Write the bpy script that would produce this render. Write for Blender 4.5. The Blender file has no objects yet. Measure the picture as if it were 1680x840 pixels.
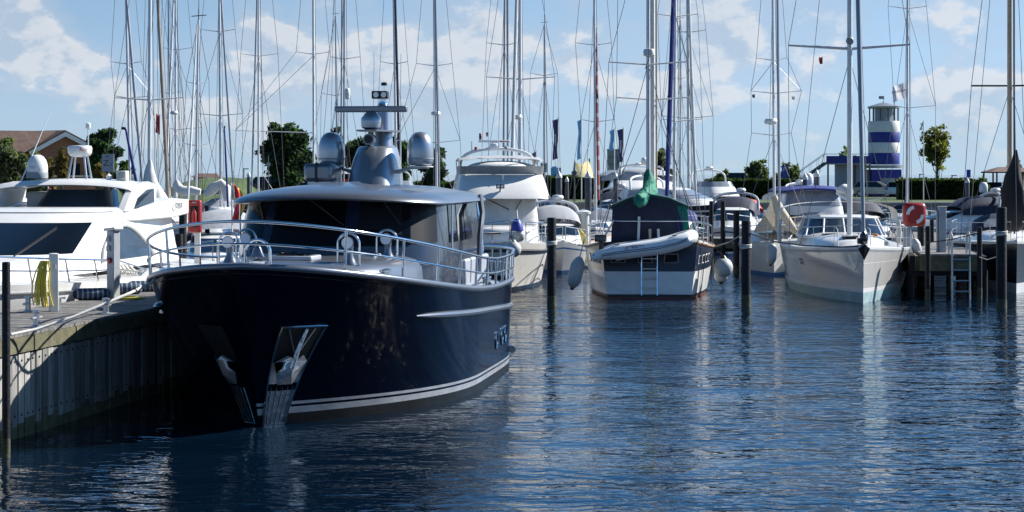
import bpy, math, random
from mathutils import Vector, noise, Matrix
R = math.radians
rnd = random.Random(7)
S = bpy.context.scene
C = S.collection
F, CX, HY, CH = 3135.0, 840.0, 286.0, 3.5      # focal length in photo pixels, principal column, horizon row, eye height

def P(px, py, Y): return Vector(((px - CX) * Y / F, Y, CH - (py - HY) * Y / F))
def PX(px, Y): return (px - CX) * Y / F
def PZ(py, Y): return CH - (py - HY) * Y / F
def lerp(a, b, t): return a + (b - a) * t
def clamp(x, a=0., b=1.): return max(a, min(b, x))

# ------------------------------------------------------------------ materials
def nodes_of(m):
    m.use_nodes = True
    return m.node_tree, m.node_tree.nodes['Principled BSDF']

def mat(name, col, rough=.5, metal=0., coat=0., var=.12, scale=4., bump=0., bscale=60., spec=.5, stretch=(1, 1, 1)):
    m = bpy.data.materials.new(name)
    nt, b = nodes_of(m)
    b.inputs['Roughness'].default_value = rough
    b.inputs['Metallic'].default_value = metal
    b.inputs['Coat Weight'].default_value = coat
    b.inputs['Coat Roughness'].default_value = .03
    b.inputs['Specular IOR Level'].default_value = spec
    tc = nt.nodes.new('ShaderNodeTexCoord')
    mp = nt.nodes.new('ShaderNodeMapping'); mp.inputs['Scale'].default_value = stretch
    nt.links.new(tc.outputs['Object'], mp.inputs['Vector'])
    nz = nt.nodes.new('ShaderNodeTexNoise'); nz.inputs['Scale'].default_value = scale
    nz.inputs['Detail'].default_value = 5; nz.inputs['Roughness'].default_value = .62
    nt.links.new(mp.outputs[0], nz.inputs['Vector'])
    rp = nt.nodes.new('ShaderNodeValToRGB')
    rp.color_ramp.elements[0].position = .3; rp.color_ramp.elements[1].position = .7
    rp.color_ramp.elements[0].color = tuple(c * (1 - var) for c in col) + (1,)
    rp.color_ramp.elements[1].color = tuple(min(1, c * (1 + var)) for c in col) + (1,)
    nt.links.new(nz.outputs[0], rp.inputs[0]); nt.links.new(rp.outputs[0], b.inputs['Base Color'])
    if bump:
        n2 = nt.nodes.new('ShaderNodeTexNoise'); n2.inputs['Scale'].default_value = bscale; n2.inputs['Detail'].default_value = 4
        nt.links.new(mp.outputs[0], n2.inputs['Vector'])
        bp = nt.nodes.new('ShaderNodeBump'); bp.inputs['Strength'].default_value = bump; bp.inputs['Distance'].default_value = .02
        nt.links.new(n2.outputs[0], bp.inputs['Height']); nt.links.new(bp.outputs[0], b.inputs['Normal'])
    return m

def stripes_mat(name, c1, c2, axis, freq, rough=.5, duty=.5, metal=0.):
    m = mat(name, c1, rough, metal)
    nt = m.node_tree; b = nt.nodes['Principled BSDF']
    tc = nt.nodes.new('ShaderNodeTexCoord'); sp = nt.nodes.new('ShaderNodeSeparateXYZ')
    nt.links.new(tc.outputs['Object'], sp.inputs[0])
    mu = nt.nodes.new('ShaderNodeMath'); mu.operation = 'MULTIPLY'; mu.inputs[1].default_value = freq
    nt.links.new(sp.outputs[axis], mu.inputs[0])
    fr = nt.nodes.new('ShaderNodeMath'); fr.operation = 'FRACT'; nt.links.new(mu.outputs[0], fr.inputs[0])
    gt = nt.nodes.new('ShaderNodeMath'); gt.operation = 'GREATER_THAN'; gt.inputs[1].default_value = duty
    nt.links.new(fr.outputs[0], gt.inputs[0])
    mx = nt.nodes.new('ShaderNodeMixRGB')
    old = b.inputs['Base Color'].links[0].from_socket
    nt.links.new(gt.outputs[0], mx.inputs[0]); nt.links.new(old, mx.inputs[1]); mx.inputs[2].default_value = tuple(c2) + (1,)
    nt.links.new(mx.outputs[0], b.inputs['Base Color'])
    return m

M = {}
M['navy'] = mat('navy_paint', (.0005, .0014, .008), .13, 0, .1, .15, 1.5, spec=.2, bump=.05, bscale=1.1)
M['navy_dull'] = mat('navy_topcoat', (.006, .012, .035), .25, 0, 0, .2)
M['antifoul_dark'] = mat('dark_antifouling', (.006, .008, .011), .4, var=.4, spec=.25)
M['silver'] = mat('silver_metallic_paint', (.17, .19, .225), .3, .6, .3, .05)
M['steelblue'] = mat('dark_silver_paint', (.045, .055, .075), .16, .5, .3, .05)
M['dome'] = mat('dome_metallic_paint', (.37, .395, .44), .3, .75, .2, .05)
M['stripe'] = mat('silver_stripe_paint', (.5, .51, .53), .25, .5, 0, .18, 3, bump=.25, bscale=5)
M['silver_deck'] = mat('silver_grey_deck_paint', (.4, .43, .48), .38, .25, 0, .08)
M['chrome'] = mat('polished_steel', (.72, .73, .75), .1, 1., 0, .04)
M['brushed'] = mat('worn_aluminium', (.5, .51, .53), .35, .85, 0, .12)
M['mirror'] = mat('hammered_stainless_plate', (.9, .9, .9), .36, 1., 0, .06, bump=1.3, bscale=9.)
M['white'] = mat('white_gelcoat', (.74, .74, .72), .25, 0, .25, .05)
M['white2'] = mat('weathered_white_gelcoat', (.6, .6, .575), .4, 0, .05, .1)
M['cream'] = mat('cream_gelcoat', (.7, .69, .65), .35, 0, .1, .07)
M['greyhull'] = mat('light_grey_gelcoat', (.5, .49, .47), .16, 0, .4, .05)
M['midgrey'] = mat('grey_plastic', (.25, .27, .29), .4)
M['darkgrey'] = mat('dark_grey_gelcoat', (.025, .03, .035), .2, 0, .3)
M['black'] = mat('black_rubber', (.01, .01, .011), .45)
M['glass'] = mat('dark_tinted_glass', (.004, .006, .009), .03, 0, 0, .1, spec=.6)
M['blackglass'] = mat('black_windscreen_glass', (.003, .004, .006), .03, 0, 0, .1, spec=.22)
M['blueglass'] = mat('blue_mirror_glass', (.05, .08, .12), .04, .6, 0, .1)
M['clearvinyl'] = mat('hazy_clear_vinyl', (.22, .25, .3), .15, 0, 0, .25, 3)
M['canvas_grey'] = mat('grey_canvas', (.33, .35, .38), .8, var=.15, bump=.4, bscale=9)
M['canvas_white'] = mat('white_sailcloth', (.62, .62, .6), .8, var=.1, bump=.5, bscale=6)
M['canvas_beige'] = mat('beige_canvas', (.48, .43, .34), .85, var=.12, bump=.5, bscale=6)
M['canvas_green'] = mat('green_canvas', (.0, .16, .1), .75, var=.3, bump=.6, bscale=8)
M['canvas_darkgreen'] = mat('dark_green_canvas', (.002, .055, .045), .75, var=.3, bump=.4, bscale=8)
M['canvas_navy'] = mat('navy_canvas', (.008, .014, .04), .7, var=.3, bump=.4, bscale=7)
M['canvas_blue'] = mat('blue_canvas', (.015, .032, .18), .75, var=.25, bump=.4, bscale=7)
M['canvas_black'] = mat('black_canvas', (.004, .004, .006), .8, var=.3, bump=.5, bscale=6)
M['red'] = mat('red_enamel', (.27, .012, .012), .4, var=.15)
M['brightred'] = mat('red_tarpaulin', (.5, .03, .02), .6, var=.2)
M['orange'] = mat('orange_plastic', (.6, .2, .03), .5)
M['yellow'] = mat('yellow_hose', (.62, .5, .05), .5, var=.2)
M['gold'] = mat('yellow_cloth', (.62, .42, .03), .8)
M['mastalu'] = mat('anodised_mast', (.62, .62, .63), .35, .25, 0, .06)
M['mastwhite'] = mat('white_painted_mast', (.66, .66, .64), .4)
M['mastwood'] = mat('pale_spruce_mast', (.46, .36, .26), .5, var=.2, scale=3, stretch=(6, 6, .4))
M['mastgrey'] = mat('grey_mast', (.3, .31, .33), .4, .4)
M['wire'] = mat('rigging_wire', (.12, .12, .13), .4, .6)
M['rope'] = mat('white_rope', (.62, .6, .55), .85, var=.15, scale=30)
M['pile'] = mat('tarred_pile', (.006, .0065, .009), .55, var=.5, scale=3, bump=.5, bscale=15, spec=.3)
M['weed'] = mat('weed_and_slime', (.05, .055, .025), .6, var=.6, scale=7, bump=.8, bscale=14)
M['pilegrey'] = mat('dark_grey_steel_pile', (.05, .055, .065), .45, var=.3, scale=3)
M['deckwood'] = mat('weathered_deck_boards', (.15, .145, .14), .8, var=.4, scale=5, bump=.4, bscale=30, stretch=(1, 1, 1))
M['sheetwood'] = mat('grey_wall_planks', (.23, .225, .215), .85, var=.4, scale=2.5, bump=.5, bscale=14, stretch=(3, 3, .5))
M['sheetpale'] = mat('pale_wall_planks', (.31, .30, .285), .85, var=.35, scale=2.5, bump=.5, bscale=14, stretch=(3, 3, .5))
M['sheetdark'] = mat('dark_wall_planks', (.16, .157, .15), .85, var=.4, scale=2.5, bump=.5, bscale=14, stretch=(3, 3, .5))
M['mossy'] = mat('mossy_timber', (.11, .105, .06), .9, var=.4, scale=5, bump=.5, bscale=20)
M['teak'] = mat('teak', (.28, .15, .07), .55, var=.3, stretch=(1, 8, 8))
M['brick'] = mat('red_brick', (.45, .17, .09), .9, var=.3, scale=8)
M['rooftile'] = mat('brown_roof_tiles', (.13, .08, .065), .8, var=.3, scale=3)
M['concrete'] = mat('grey_concrete', (.3, .29, .27), .9, var=.2, scale=.8, bump=.3, bscale=8)
M['asphalt'] = mat('asphalt', (.07, .07, .07), .9, var=.2, scale=1)
M['grass'] = mat('grass', (.05, .085, .02), .95, var=.4, scale=1.2, bump=.8, bscale=6)
M['bark'] = mat('bark', (.07, .05, .035), .9, var=.3, scale=8)
M['towerblue'] = mat('cobalt_cladding', (.008, .016, .2), .45, var=.1)
M['towerwhite'] = mat('white_cladding', (.62, .62, .6), .5, var=.06)
M['fender_grey'] = mat('grey_white_fender', (.45, .46, .46), .45, var=.15, scale=3)
M['pvc'] = mat('pale_grey_pvc_tube', (.74, .76, .78), .4, var=.06)
M['fender_blue'] = mat('blue_fender_cap', (.02, .04, .3), .5)
M['turq'] = mat('turquoise_antifouling', (.3, .43, .45), .6, var=.2, scale=2)
M['redfoul'] = mat('red_antifouling', (.18, .05, .035), .7, var=.3)
M['bluefoul'] = mat('blue_antifouling', (.03, .12, .32), .6, var=.2)
M['paper'] = mat('white_sign_face', (.7, .7, .68), .5)
M['lens'] = mat('lamp_glass', (.55, .58, .6), .08, .3)
M['german_black'] = mat('black_flag_cloth', (.012, .012, .012), .8)
M['german_red'] = mat('red_flag_cloth', (.5, .02, .03), .8)
M['flagnavy'] = mat('navy_banner_cloth', (.03, .035, .12), .8, var=.15)
M['flagsky'] = mat('sky_blue_banner_cloth', (.12, .38, .68), .8, var=.15)
M['flagpurple'] = mat('purple_banner_cloth', (.1, .06, .16), .8)
M['signblue'] = mat('blue_sign_face', (.01, .04, .3), .5)
M['flagwhite'] = mat('white_flag_cloth', (.8, .8, .8), .8, var=.03)
M['zsign'] = mat('grey_sign_face', (.24, .28, .32), .5)
M['carwhite'] = mat('white_car_paint', (.65, .66, .67), .2, 0, .5)
M['carred'] = mat('red_car_paint', (.4, .02, .02), .2, 0, .5)
M['cardark'] = mat('dark_blue_car_paint', (.012, .018, .035), .2, 0, .5)
M['carsilver'] = mat('silver_car_paint', (.4, .42, .44), .25, .6, .4)
M['slats'] = stripes_mat('pale_blind_slats', (.008, .008, .012), (.016, .018, .022), 2, 26., .4, .45)
M['slats'].node_tree.nodes['Principled BSDF'].inputs['Specular IOR Level'].default_value = .08
M['tealboard'] = stripes_mat('board_seams', (.2, .19, .18), (.03, .03, .03), 0, 7., .8, .93)
M['sunsail'] = mat('yellow_beige_awning', (.5, .42, .22), .8)

def translucent(m, c, k):
    nt = m.node_tree; b = nt.nodes['Principled BSDF']; tr = nt.nodes.new('ShaderNodeBsdfTranslucent'); tr.inputs[0].default_value = c + (1,)
    mx = nt.nodes.new('ShaderNodeMixShader'); mx.inputs[0].default_value = k
    nt.links.new(b.outputs[0], mx.inputs[1]); nt.links.new(tr.outputs[0], mx.inputs[2]); nt.links.new(mx.outputs[0], nt.nodes['Material Output'].inputs[0])
translucent(M['flagwhite'], (.8, .8, .8), .45)
def leafmat(name, c):
    m = mat(name, c, .65, 0, 0, .3, .8)
    nt = m.node_tree; b = nt.nodes['Principled BSDF']; b.inputs['Specular IOR Level'].default_value = .25
    tr = nt.nodes.new('ShaderNodeBsdfTranslucent'); tr.inputs[0].default_value = (min(1, c[0] * 1.5), min(1, c[1] * 1.6), c[2] * .8, 1)
    mx = nt.nodes.new('ShaderNodeMixShader'); mx.inputs[0].default_value = .42
    nt.links.new(b.outputs[0], mx.inputs[1]); nt.links.new(tr.outputs[0], mx.inputs[2]); nt.links.new(mx.outputs[0], nt.nodes['Material Output'].inputs[0])
    return m
LEAF = {k: [leafmat(k + '_leaf_%s' % s, tuple(c * f for c in col)) for s, f in (('deep', .6), ('mid', 1.), ('pale', 1.55))] for k, col in dict(
    pine=(.03, .058, .028), dark=(.045, .075, .026), shrub=(.085, .11, .055), lime=(.115, .12, .03), rust=(.14, .11, .04), hedge=(.026, .045, .013)).items()}

# ------------------------------------------------------------------ mesh builder
class MB:
    def __init__(s): s.v, s.f, s.m = [], [], []
    def add(s, vs, fs, mi=0):
        o = len(s.v); s.v += [Vector(v) for v in vs]; s.f += [tuple(i + o for i in f) for f in fs]
        s.m += [mi] * len(fs); return s
    def box(s, c, d, mi=0, rz=0., ry=0., taper=1., rx=0.):
        x, y, z = d[0] / 2, d[1] / 2, d[2] / 2
        vs = [Vector((sx * x * (taper if sz > 0 else 1), sy * y * (taper if sz > 0 else 1), sz * z)) for sz in (-1, 1) for sx, sy in ((-1, -1), (1, -1), (1, 1), (-1, 1))]
        m = Matrix.Rotation(rz, 3, 'Z') @ Matrix.Rotation(ry, 3, 'Y') @ Matrix.Rotation(rx, 3, 'X')
        c = Vector(c)
        return s.add([m @ v + c for v in vs], [(3, 2, 1, 0), (4, 5, 6, 7), (0, 1, 5, 4), (1, 2, 6, 5), (2, 3, 7, 6), (3, 0, 4, 7)], mi)
    def tube(s, pts, r, n=8, closed=False, mi=0, caps=True):
        pts = [Vector(p) for p in pts]; k = len(pts)
        rs = r if isinstance(r, (list, tuple)) else [r] * k
        rings = []; up = None
        for i, p in enumerate(pts):
            a = pts[i - 1] if (i > 0 or closed) else p
            b = pts[(i + 1) % k] if (i < k - 1 or closed) else p
            t = (b - a).normalized() if (b - a).length > 1e-9 else Vector((0, 0, 1))
            if up is None:
                up = Vector((0, 0, 1)) if abs(t.z) < .9 else Vector((1, 0, 0))
            u = (up - t * up.dot(t))
            if u.length < 1e-5: u = t.orthogonal()
            u.normalize(); w = t.cross(u); up = u
            rings.append([p + (u * math.cos(2 * math.pi * j / n) + w * math.sin(2 * math.pi * j / n)) * rs[i] for j in range(n)])
        return s.loft(rings, closed_path=closed, caps=caps and not closed, mi=mi)
    def loft(s, rings, closed_path=False, caps=False, mi=0, ring_closed=True):
        n = len(rings[0]); vs = [v for r in rings for v in r]; fs = []
        k = len(rings)
        for i in range(k if closed_path else k - 1):
            a, b = i * n, ((i + 1) % k) * n
            for j in range(n if ring_closed else n - 1):
                jj = (j + 1) % n
                fs.append((a + j, a + jj, b + jj, b + j))
        if caps:
            fs.append(tuple(reversed(range(n)))); fs.append(tuple((k - 1) * n + j for j in range(n)))
        return s.add(vs, fs, mi)
    def lathe(s, prof, c=(0, 0, 0), n=16, d=(0, 0, 1), mi=0):
        c = Vector(c); q = Vector((0, 0, 1)).rotation_difference(Vector(d).normalized())
        rings = [[c + q @ Vector((max(r, 1e-4) * math.cos(2 * math.pi * j / n), max(r, 1e-4) * math.sin(2 * math.pi * j / n), z)) for j in range(n)] for r, z in prof]
        return s.loft(rings, caps=True, mi=mi)
    def ell(s, c, r, n=16, k=10, a0=-90, a1=90, mi=0):
        c = Vector(c); rings = []
        for i in range(k + 1):
            a = R(lerp(a0, a1, i / k)); q = max(math.cos(a), 1e-3)
            rings.append([c + Vector((r[0] * q * math.cos(2 * math.pi * j / n), r[1] * q * math.sin(2 * math.pi * j / n), r[2] * math.sin(a))) for j in range(n)])
        return s.loft(rings, caps=True, mi=mi)
    def prism(s, poly, d, mi=0):
        n = len(poly); d = Vector(d); vs = [Vector(p) for p in poly] + [Vector(p) + d for p in poly]
        fs = [tuple(range(n)), tuple(reversed(range(n, 2 * n)))] + [(i, n + i, n + (i + 1) % n, (i + 1) % n) for i in range(n)]
        return s.add(vs, fs, mi)
    def build(s, name, m, parent=None, world=False, loc=None, smooth=True, angle=40, bevel=0., fix=True):
        off = Vector((0, 0, 0))
        if world and parent is not None:
            p = parent; 
            while p is not None: off += p.location; p = p.parent
        if loc is not None: off = Vector(loc)
        me = bpy.data.meshes.new(name)
        me.from_pydata([tuple(v - off) for v in s.v], [], s.f)
        ms = m if isinstance(m, (list, tuple)) else [m]
        for x in ms: me.materials.append(M[x] if isinstance(x, str) else x)
        if len(ms) > 1:
            for p, i in zip(me.polygons, s.m): p.material_index = i
        if fix:
            import bmesh
            bm = bmesh.new(); bm.from_mesh(me)
            bmesh.ops.remove_doubles(bm, verts=bm.verts, dist=1e-5)
            bmesh.ops.recalc_face_normals(bm, faces=bm.faces); bm.to_mesh(me); bm.free()
        if smooth:
            for p in me.polygons: p.use_smooth = True
            me.set_sharp_from_angle(angle=R(angle))
        o = bpy.data.objects.new(name, me); C.objects.link(o)
        if parent is not None: o.parent = parent
        if loc is not None: o.location = loc
        if bevel:
            b = o.modifiers.new('bevel', 'BEVEL'); b.width = bevel; b.segments = 2; b.limit_method = 'ANGLE'
        return o

def thing(name, label, cat, loc, rz=0., group=None):
    o = bpy.data.objects.new(name, None); C.objects.link(o)
    o.location = loc; o.rotation_euler = (0, 0, rz); o['label'] = label; o['category'] = cat
    o.empty_display_size = .2
    if group: o['group'] = group
    return o
def tag(o, label, cat, group=None):
    o['label'] = label; o['category'] = cat
    if group: o['group'] = group
    return o
def struct(o, kind='structure'): o['kind'] = kind; return o
def plabel(o, t): o['label'] = t; return o
def copy_tree(o, parent=None):
    c = o.copy(); C.objects.link(c)
    if parent is not None: c.parent = parent
    for ch in list(o.children): copy_tree(ch, c)
    return c
def text(name, s, size, m, parent, loc, rot, extrude=.004, align='CENTER', sx=1.):
    cu = bpy.data.curves.new(name, 'FONT'); cu.body = s; cu.size = size; cu.extrude = extrude; cu.align_x = align; cu.align_y = 'CENTER'
    t = bpy.data.objects.new(name + '_tmp', cu); C.objects.link(t)
    bpy.context.view_layer.update()
    me = bpy.data.meshes.new_from_object(t.evaluated_get(bpy.context.evaluated_depsgraph_get()))
    bpy.data.objects.remove(t)
    me.materials.clear(); me.materials.append(M[m])
    o = bpy.data.objects.new(name, me); C.objects.link(o); o.parent = parent
    o.location = loc; o.rotation_euler = rot; o.scale = (sx, 1, 1)
    return o

# ------------------------------------------------------------------ camera, render, light
cam = bpy.data.cameras.new('camera'); co = bpy.data.objects.new('camera', cam); C.objects.link(co)
cam.sensor_width = 36; cam.lens = 36 * F / 1680; cam.shift_y = -(420 - HY) / 1680
co.location = (0, 0, CH); co.rotation_euler = (R(90), 0, 0); cam.clip_end = 12000; cam.clip_start = .5
S.camera = co
S.view_settings.view_transform = 'Standard'; S.view_settings.look = 'None'; S.view_settings.exposure = .93
S.cycles.max_bounces = 8; S.cycles.caustics_reflective = True; S.cycles.blur_glossy = 1.5
S.cycles.sample_clamp_indirect = .3

SUN_A, SUN_E = 66, 37
sv = Vector((math.cos(R(SUN_E)) * math.sin(R(SUN_A)), math.cos(R(SUN_E)) * math.cos(R(SUN_A)), math.sin(R(SUN_E))))
sl = bpy.data.lights.new('sun', 'SUN'); sl.energy = 5.0; sl.angle = R(.55); sl.color = (1, .96, .9)
so = bpy.data.objects.new('sun', sl); C.objects.link(so); so.rotation_euler = sv.to_track_quat('Z', 'Y').to_euler()

def build_world():
    w = bpy.data.worlds.new('World'); S.world = w; w.use_nodes = True
    nt = w.node_tree; nt.nodes.clear()
    def nd(t, **k):
        n = nt.nodes.new(t)
        for a, b in k.items(): setattr(n, a, b)
        return n
    def ln(a, b): nt.links.new(a, b)
    def mth(op, a, b=None, c=None, clampv=False):
        n = nd('ShaderNodeMath', operation=op, use_clamp=clampv)
        for i, x in enumerate((a, b, c)):
            if x is None: continue
            if isinstance(x, (int, float)): n.inputs[i].default_value = x
            else: ln(x, n.inputs[i])
        return n.outputs[0]
    def rng(x, a, b, c=0., d=1., smooth=True):
        n = nd('ShaderNodeMapRange', interpolation_type='SMOOTHSTEP' if smooth else 'LINEAR')
        ln(x, n.inputs[0])
        for i, v in enumerate((a, b, c, d)): n.inputs[i + 1].default_value = v
        return n.outputs[0]
    tc = nd('ShaderNodeTexCoord'); sp = nd('ShaderNodeSeparateXYZ'); ln(tc.outputs['Generated'], sp.inputs[0])
    x, y, z = sp.outputs
    # the clear sky, looked up a little higher than the ray so that the low sky keeps its blue
    cb = nd('ShaderNodeCombineXYZ'); ln(x, cb.inputs[0]); ln(y, cb.inputs[1])
    ln(mth('ADD', mth('MULTIPLY', mth('MAXIMUM', z, 0.), 1.9), .16), cb.inputs[2])
    nrm = nd('ShaderNodeVectorMath', operation='NORMALIZE'); ln(cb.outputs[0], nrm.inputs[0])
    sky = nd('ShaderNodeTexSky', sky_type='NISHITA', sun_disc=False, sun_elevation=R(SUN_E), sun_rotation=R(SUN_A), air_density=1.0, dust_density=.25, ozone_density=2.6)
    ln(nrm.outputs[0], sky.inputs[0])
    # clouds in azimuth / elevation
    az = mth('ARCTAN2', x, y)
    hl = mth('SQRT', mth('ADD', mth('MULTIPLY', x, x), mth('MULTIPLY', y, y)))
    el = mth('ARCTAN2', z, hl)
    def cloud(daz, dele, scale, detail, seed, ys):
        c = nd('ShaderNodeCombineXYZ')
        ln(mth('ADD', az, daz), c.inputs[0]); ln(mth('MULTIPLY', mth('ADD', el, dele), ys), c.inputs[1]); c.inputs[2].default_value = seed
        n = nd('ShaderNodeTexNoise'); n.inputs['Scale'].default_value = scale; n.inputs['Detail'].default_value = detail
        n.inputs['Roughness'].default_value = .56; n.inputs['Distortion'].default_value = .0
        ln(c.outputs[0], n.inputs['Vector']); return n.outputs[0]
    big = cloud(0, 0, 9., 2., 4.3, 1.9)
    d0 = cloud(0, 0, 19., 10., 1.7, 1.5)
    d1 = cloud(.006, .010, 19., 10., 1.7, 1.5)
    # blobs where the larger cumulus stand: (azimuth, elevation, width, height, gain)
    bias = None
    for a, e, wa, we, g in CLOUDS:
        da = mth('DIVIDE', mth('SUBTRACT', az, a), wa); de = mth('DIVIDE', mth('SUBTRACT', el, e), we)
        b = mth('MULTIPLY', mth('POWER', 2.718, mth('MULTIPLY', mth('ADD', mth('MULTIPLY', da, da), mth('MULTIPLY', de, de)), -1.)), g)
        bias = b if bias is None else mth('ADD', bias, b)
    fade = rng(el, .1, .3, 0., -.4)
    dens = mth('ADD', mth('ADD', mth('ADD', d0, mth('MULTIPLY', mth('SUBTRACT', big, .5), .55)), bias), fade)
    hard = rng(dens, .545, .635); soft = rng(dens, .36, .62)
    cov = mth('MAXIMUM', mth('MULTIPLY', hard, .82), mth('MAXIMUM', mth('MULTIPLY', soft, .58), rng(el, .085, .02, 0., .42)))
    lit = rng(mth('SUBTRACT', d0, d1), -.035, .06)
    lit = mth('MULTIPLY', mth('ADD', mth('MULTIPLY', lit, .75), rng(dens, .7, .56, 0., .25)), hard, None, True)
    ccol = nd('ShaderNodeMixRGB'); ln(lit, ccol.inputs[0])
    ccol.inputs[1].default_value = (3.05, 3.65, 4.45, 1); ccol.inputs[2].default_value = (5.4, 5.3, 5.3, 1)
    hs = nd('ShaderNodeHueSaturation'); hs.inputs['Saturation'].default_value = .86; hs.inputs['Hue'].default_value = .487; hs.inputs['Value'].default_value = 1.0; ln(sky.outputs[0], hs.inputs['Color'])
    mx = nd('ShaderNodeMixRGB'); ln(mth('MULTIPLY', cov, .9), mx.inputs[0]); ln(hs.outputs[0], mx.inputs[1]); ln(ccol.outputs[0], mx.inputs[2])
    # pale air low over the sea
    hz = nd('ShaderNodeMixRGB'); ln(rng(el, .0, .05, .55, 0.), hz.inputs[0]); ln(mx.outputs[0], hz.inputs[1]); hz.inputs[2].default_value = (2.75, 3.6, 4.35, 1)
    bg = nd('ShaderNodeBackground'); bg.inputs[1].default_value = .083
    dk = nd('ShaderNodeMixRGB', blend_type='MULTIPLY'); dk.inputs[0].default_value = 1.
    ln(hz.outputs[0], dk.inputs[1]); g_ = mth('MULTIPLY', rng(el, .35, 1.25, 1., .12), rng(el, .08, .22, 1., 1.38)); tn = rng(el, .07, .26, 0., 1.); cg = nd('ShaderNodeCombineXYZ')
    ln(mth('MULTIPLY', g_, mth('MULTIPLY_ADD', tn, -.7, 1.)), cg.inputs[0]); ln(mth('MULTIPLY', g_, mth('MULTIPLY_ADD', tn, -.34, 1.)), cg.inputs[1]); ln(mth('MULTIPLY', g_, mth('MULTIPLY_ADD', tn, -.02, 1.)), cg.inputs[2]); ln(cg.outputs[0], dk.inputs[2])
    ln(dk.outputs[0], bg.inputs[0])
    out = nd('ShaderNodeOutputWorld'); ln(bg.outputs[0], out.inputs[0])
def azel(px, py, w, h, g): return (math.atan2(px - CX, F), math.atan2(HY - py, F), w / F, h / F, g)
CLOUDS = [azel(500, 200, 1400, 90, .06), azel(45, 70, 55, 50, .22), azel(110, 95, 75, 26, .2), azel(140, 150, 60, 22, .12), azel(430, 50, 45, 32, .2), azel(690, 45, 160, 60, .13),
          azel(760, 60, 60, 50, .1), azel(930, 80, 100, 40, .1), azel(1210, 70, 40, 45, .12), azel(230, 20, 90, 60, -.25), azel(880, 15, 60, 30, -.1), azel(1000, 130, 300, 40, .04)]
build_world()

# ------------------------------------------------------------------ water
def water_mat():
    m = bpy.data.materials.new('harbour_water'); nt, b = nodes_of(m)
    b.inputs['Base Color'].default_value = (.0013, .0068, .017, 1); b.inputs['Roughness'].default_value = .02; b.inputs['IOR'].default_value = 1.4
    tc = nt.nodes.new('ShaderNodeTexCoord')
    def nz(scale, sx, sy, detail, dist, rot=0.):
        mp = nt.nodes.new('ShaderNodeMapping'); mp.inputs['Scale'].default_value = (sx, sy, 1); mp.inputs['Rotation'].default_value = (0, 0, rot)
        nt.links.new(tc.outputs['Object'], mp.inputs[0])
        n = nt.nodes.new('ShaderNodeTexNoise'); n.inputs['Scale'].default_value = scale; n.inputs['Detail'].default_value = detail; n.inputs['Distortion'].default_value = dist
        n.inputs['Roughness'].default_value = .5
        nt.links.new(mp.outputs[0], n.inputs['Vector']); return n.outputs[0]
    def mth(op, a, c):
        n = nt.nodes.new('ShaderNodeMath'); n.operation = op
        for i, x in enumerate((a, c)):
            if isinstance(x, (int, float)): n.inputs[i].default_value = x
            else: nt.links.new(x, n.inputs[i])
        return n.outputs[0]
    calm = nt.nodes.new('ShaderNodeMapRange'); calm.inputs[1].default_value = .32; calm.inputs[2].default_value = .68; calm.inputs[3].default_value = .45; calm.inputs[4].default_value = 1.12
    nt.links.new(nz(.11, .6, 1.4, 3., .6, .15), calm.inputs[0])
    sep = nt.nodes.new('ShaderNodeSeparateXYZ'); nt.links.new(tc.outputs['Object'], sep.inputs[0])
    lee = nt.nodes.new('ShaderNodeMapRange'); lee.interpolation_type = 'SMOOTHSTEP'          # the yacht and the pier shelter the water on the left
    for i_, v_ in enumerate((-4., 3.5, .42, 1.25)): lee.inputs[i_ + 1].default_value = v_
    nt.links.new(sep.outputs[0], lee.inputs[0])
    fine = mth('ADD', mth('MULTIPLY', nz(1.5, .7, 1.3, 1.5, 1.0, .2), .06), mth('MULTIPLY', nz(5., .75, 1.25, 1.5, .8, -.15), .025))
    def mr(x, vals):
        q = nt.nodes.new('ShaderNodeMapRange'); q.interpolation_type = 'SMOOTHSTEP'; nt.links.new(x, q.inputs[0])
        for i_, v_ in enumerate(vals): q.inputs[i_ + 1].default_value = v_
        return q.outputs[0]
    alongside = mth('MAXIMUM', mr(sep.outputs[0], (1., 7., .62, 1.2)), mr(mth('ABSOLUTE', mth('SUBTRACT', sep.outputs[1], 29.5), 0.), (5., 10., .62, 1.2)))
    h = mth('MULTIPLY', mth('MULTIPLY', fine, calm.outputs[0]), mth('MINIMUM', lee.outputs[0], alongside))
    h = mth('ADD', h, mth('MULTIPLY', nz(.45, .7, 1.3, 1., .5, .1), .09))
    bp = nt.nodes.new('ShaderNodeBump'); bp.inputs['Strength'].default_value = 1.; bp.inputs['Distance'].default_value = 1.
    nt.links.new(h, bp.inputs['Height']); nt.links.new(bp.outputs[0], b.inputs['Normal'])
    return m
M['water'] = water_mat()
w = MB(); w.add([(-6000, -200, 0), (6000, -200, 0), (6000, 9000, 0), (-6000, 9000, 0)], [(0, 1, 2, 3)])
struct(w.build('water', 'water', smooth=False))

# far shore: a low spit of land behind the harbour, open sea beyond it
LZ, LF = 1.3, 131.
l = MB()
l.prism([(-70, LF, -2), (80, LF, -2), (95, 180, -2), (90, 265, -2), (-80, 265, -2), (-85, 170, -2)], (0, 0, LZ + 2))
struct(l.build('ground', 'grass', smooth=False))
l = MB(); l.add([(-69, 131.6, LZ + .004), (79, 131.6, LZ + .004), (79, 138.5, LZ + .004), (-69, 138.5, LZ + .004)], [(0, 1, 2, 3)])
struct(l.build('promenade', 'concrete', smooth=False))
l = MB(); l.add([(16, 186, LZ + .004), (70, 186, LZ + .004), (74, 212, LZ + .004), (16, 212, LZ + .004)], [(0, 1, 2, 3)])
struct(l.build('car_park', 'asphalt', smooth=False))
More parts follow.
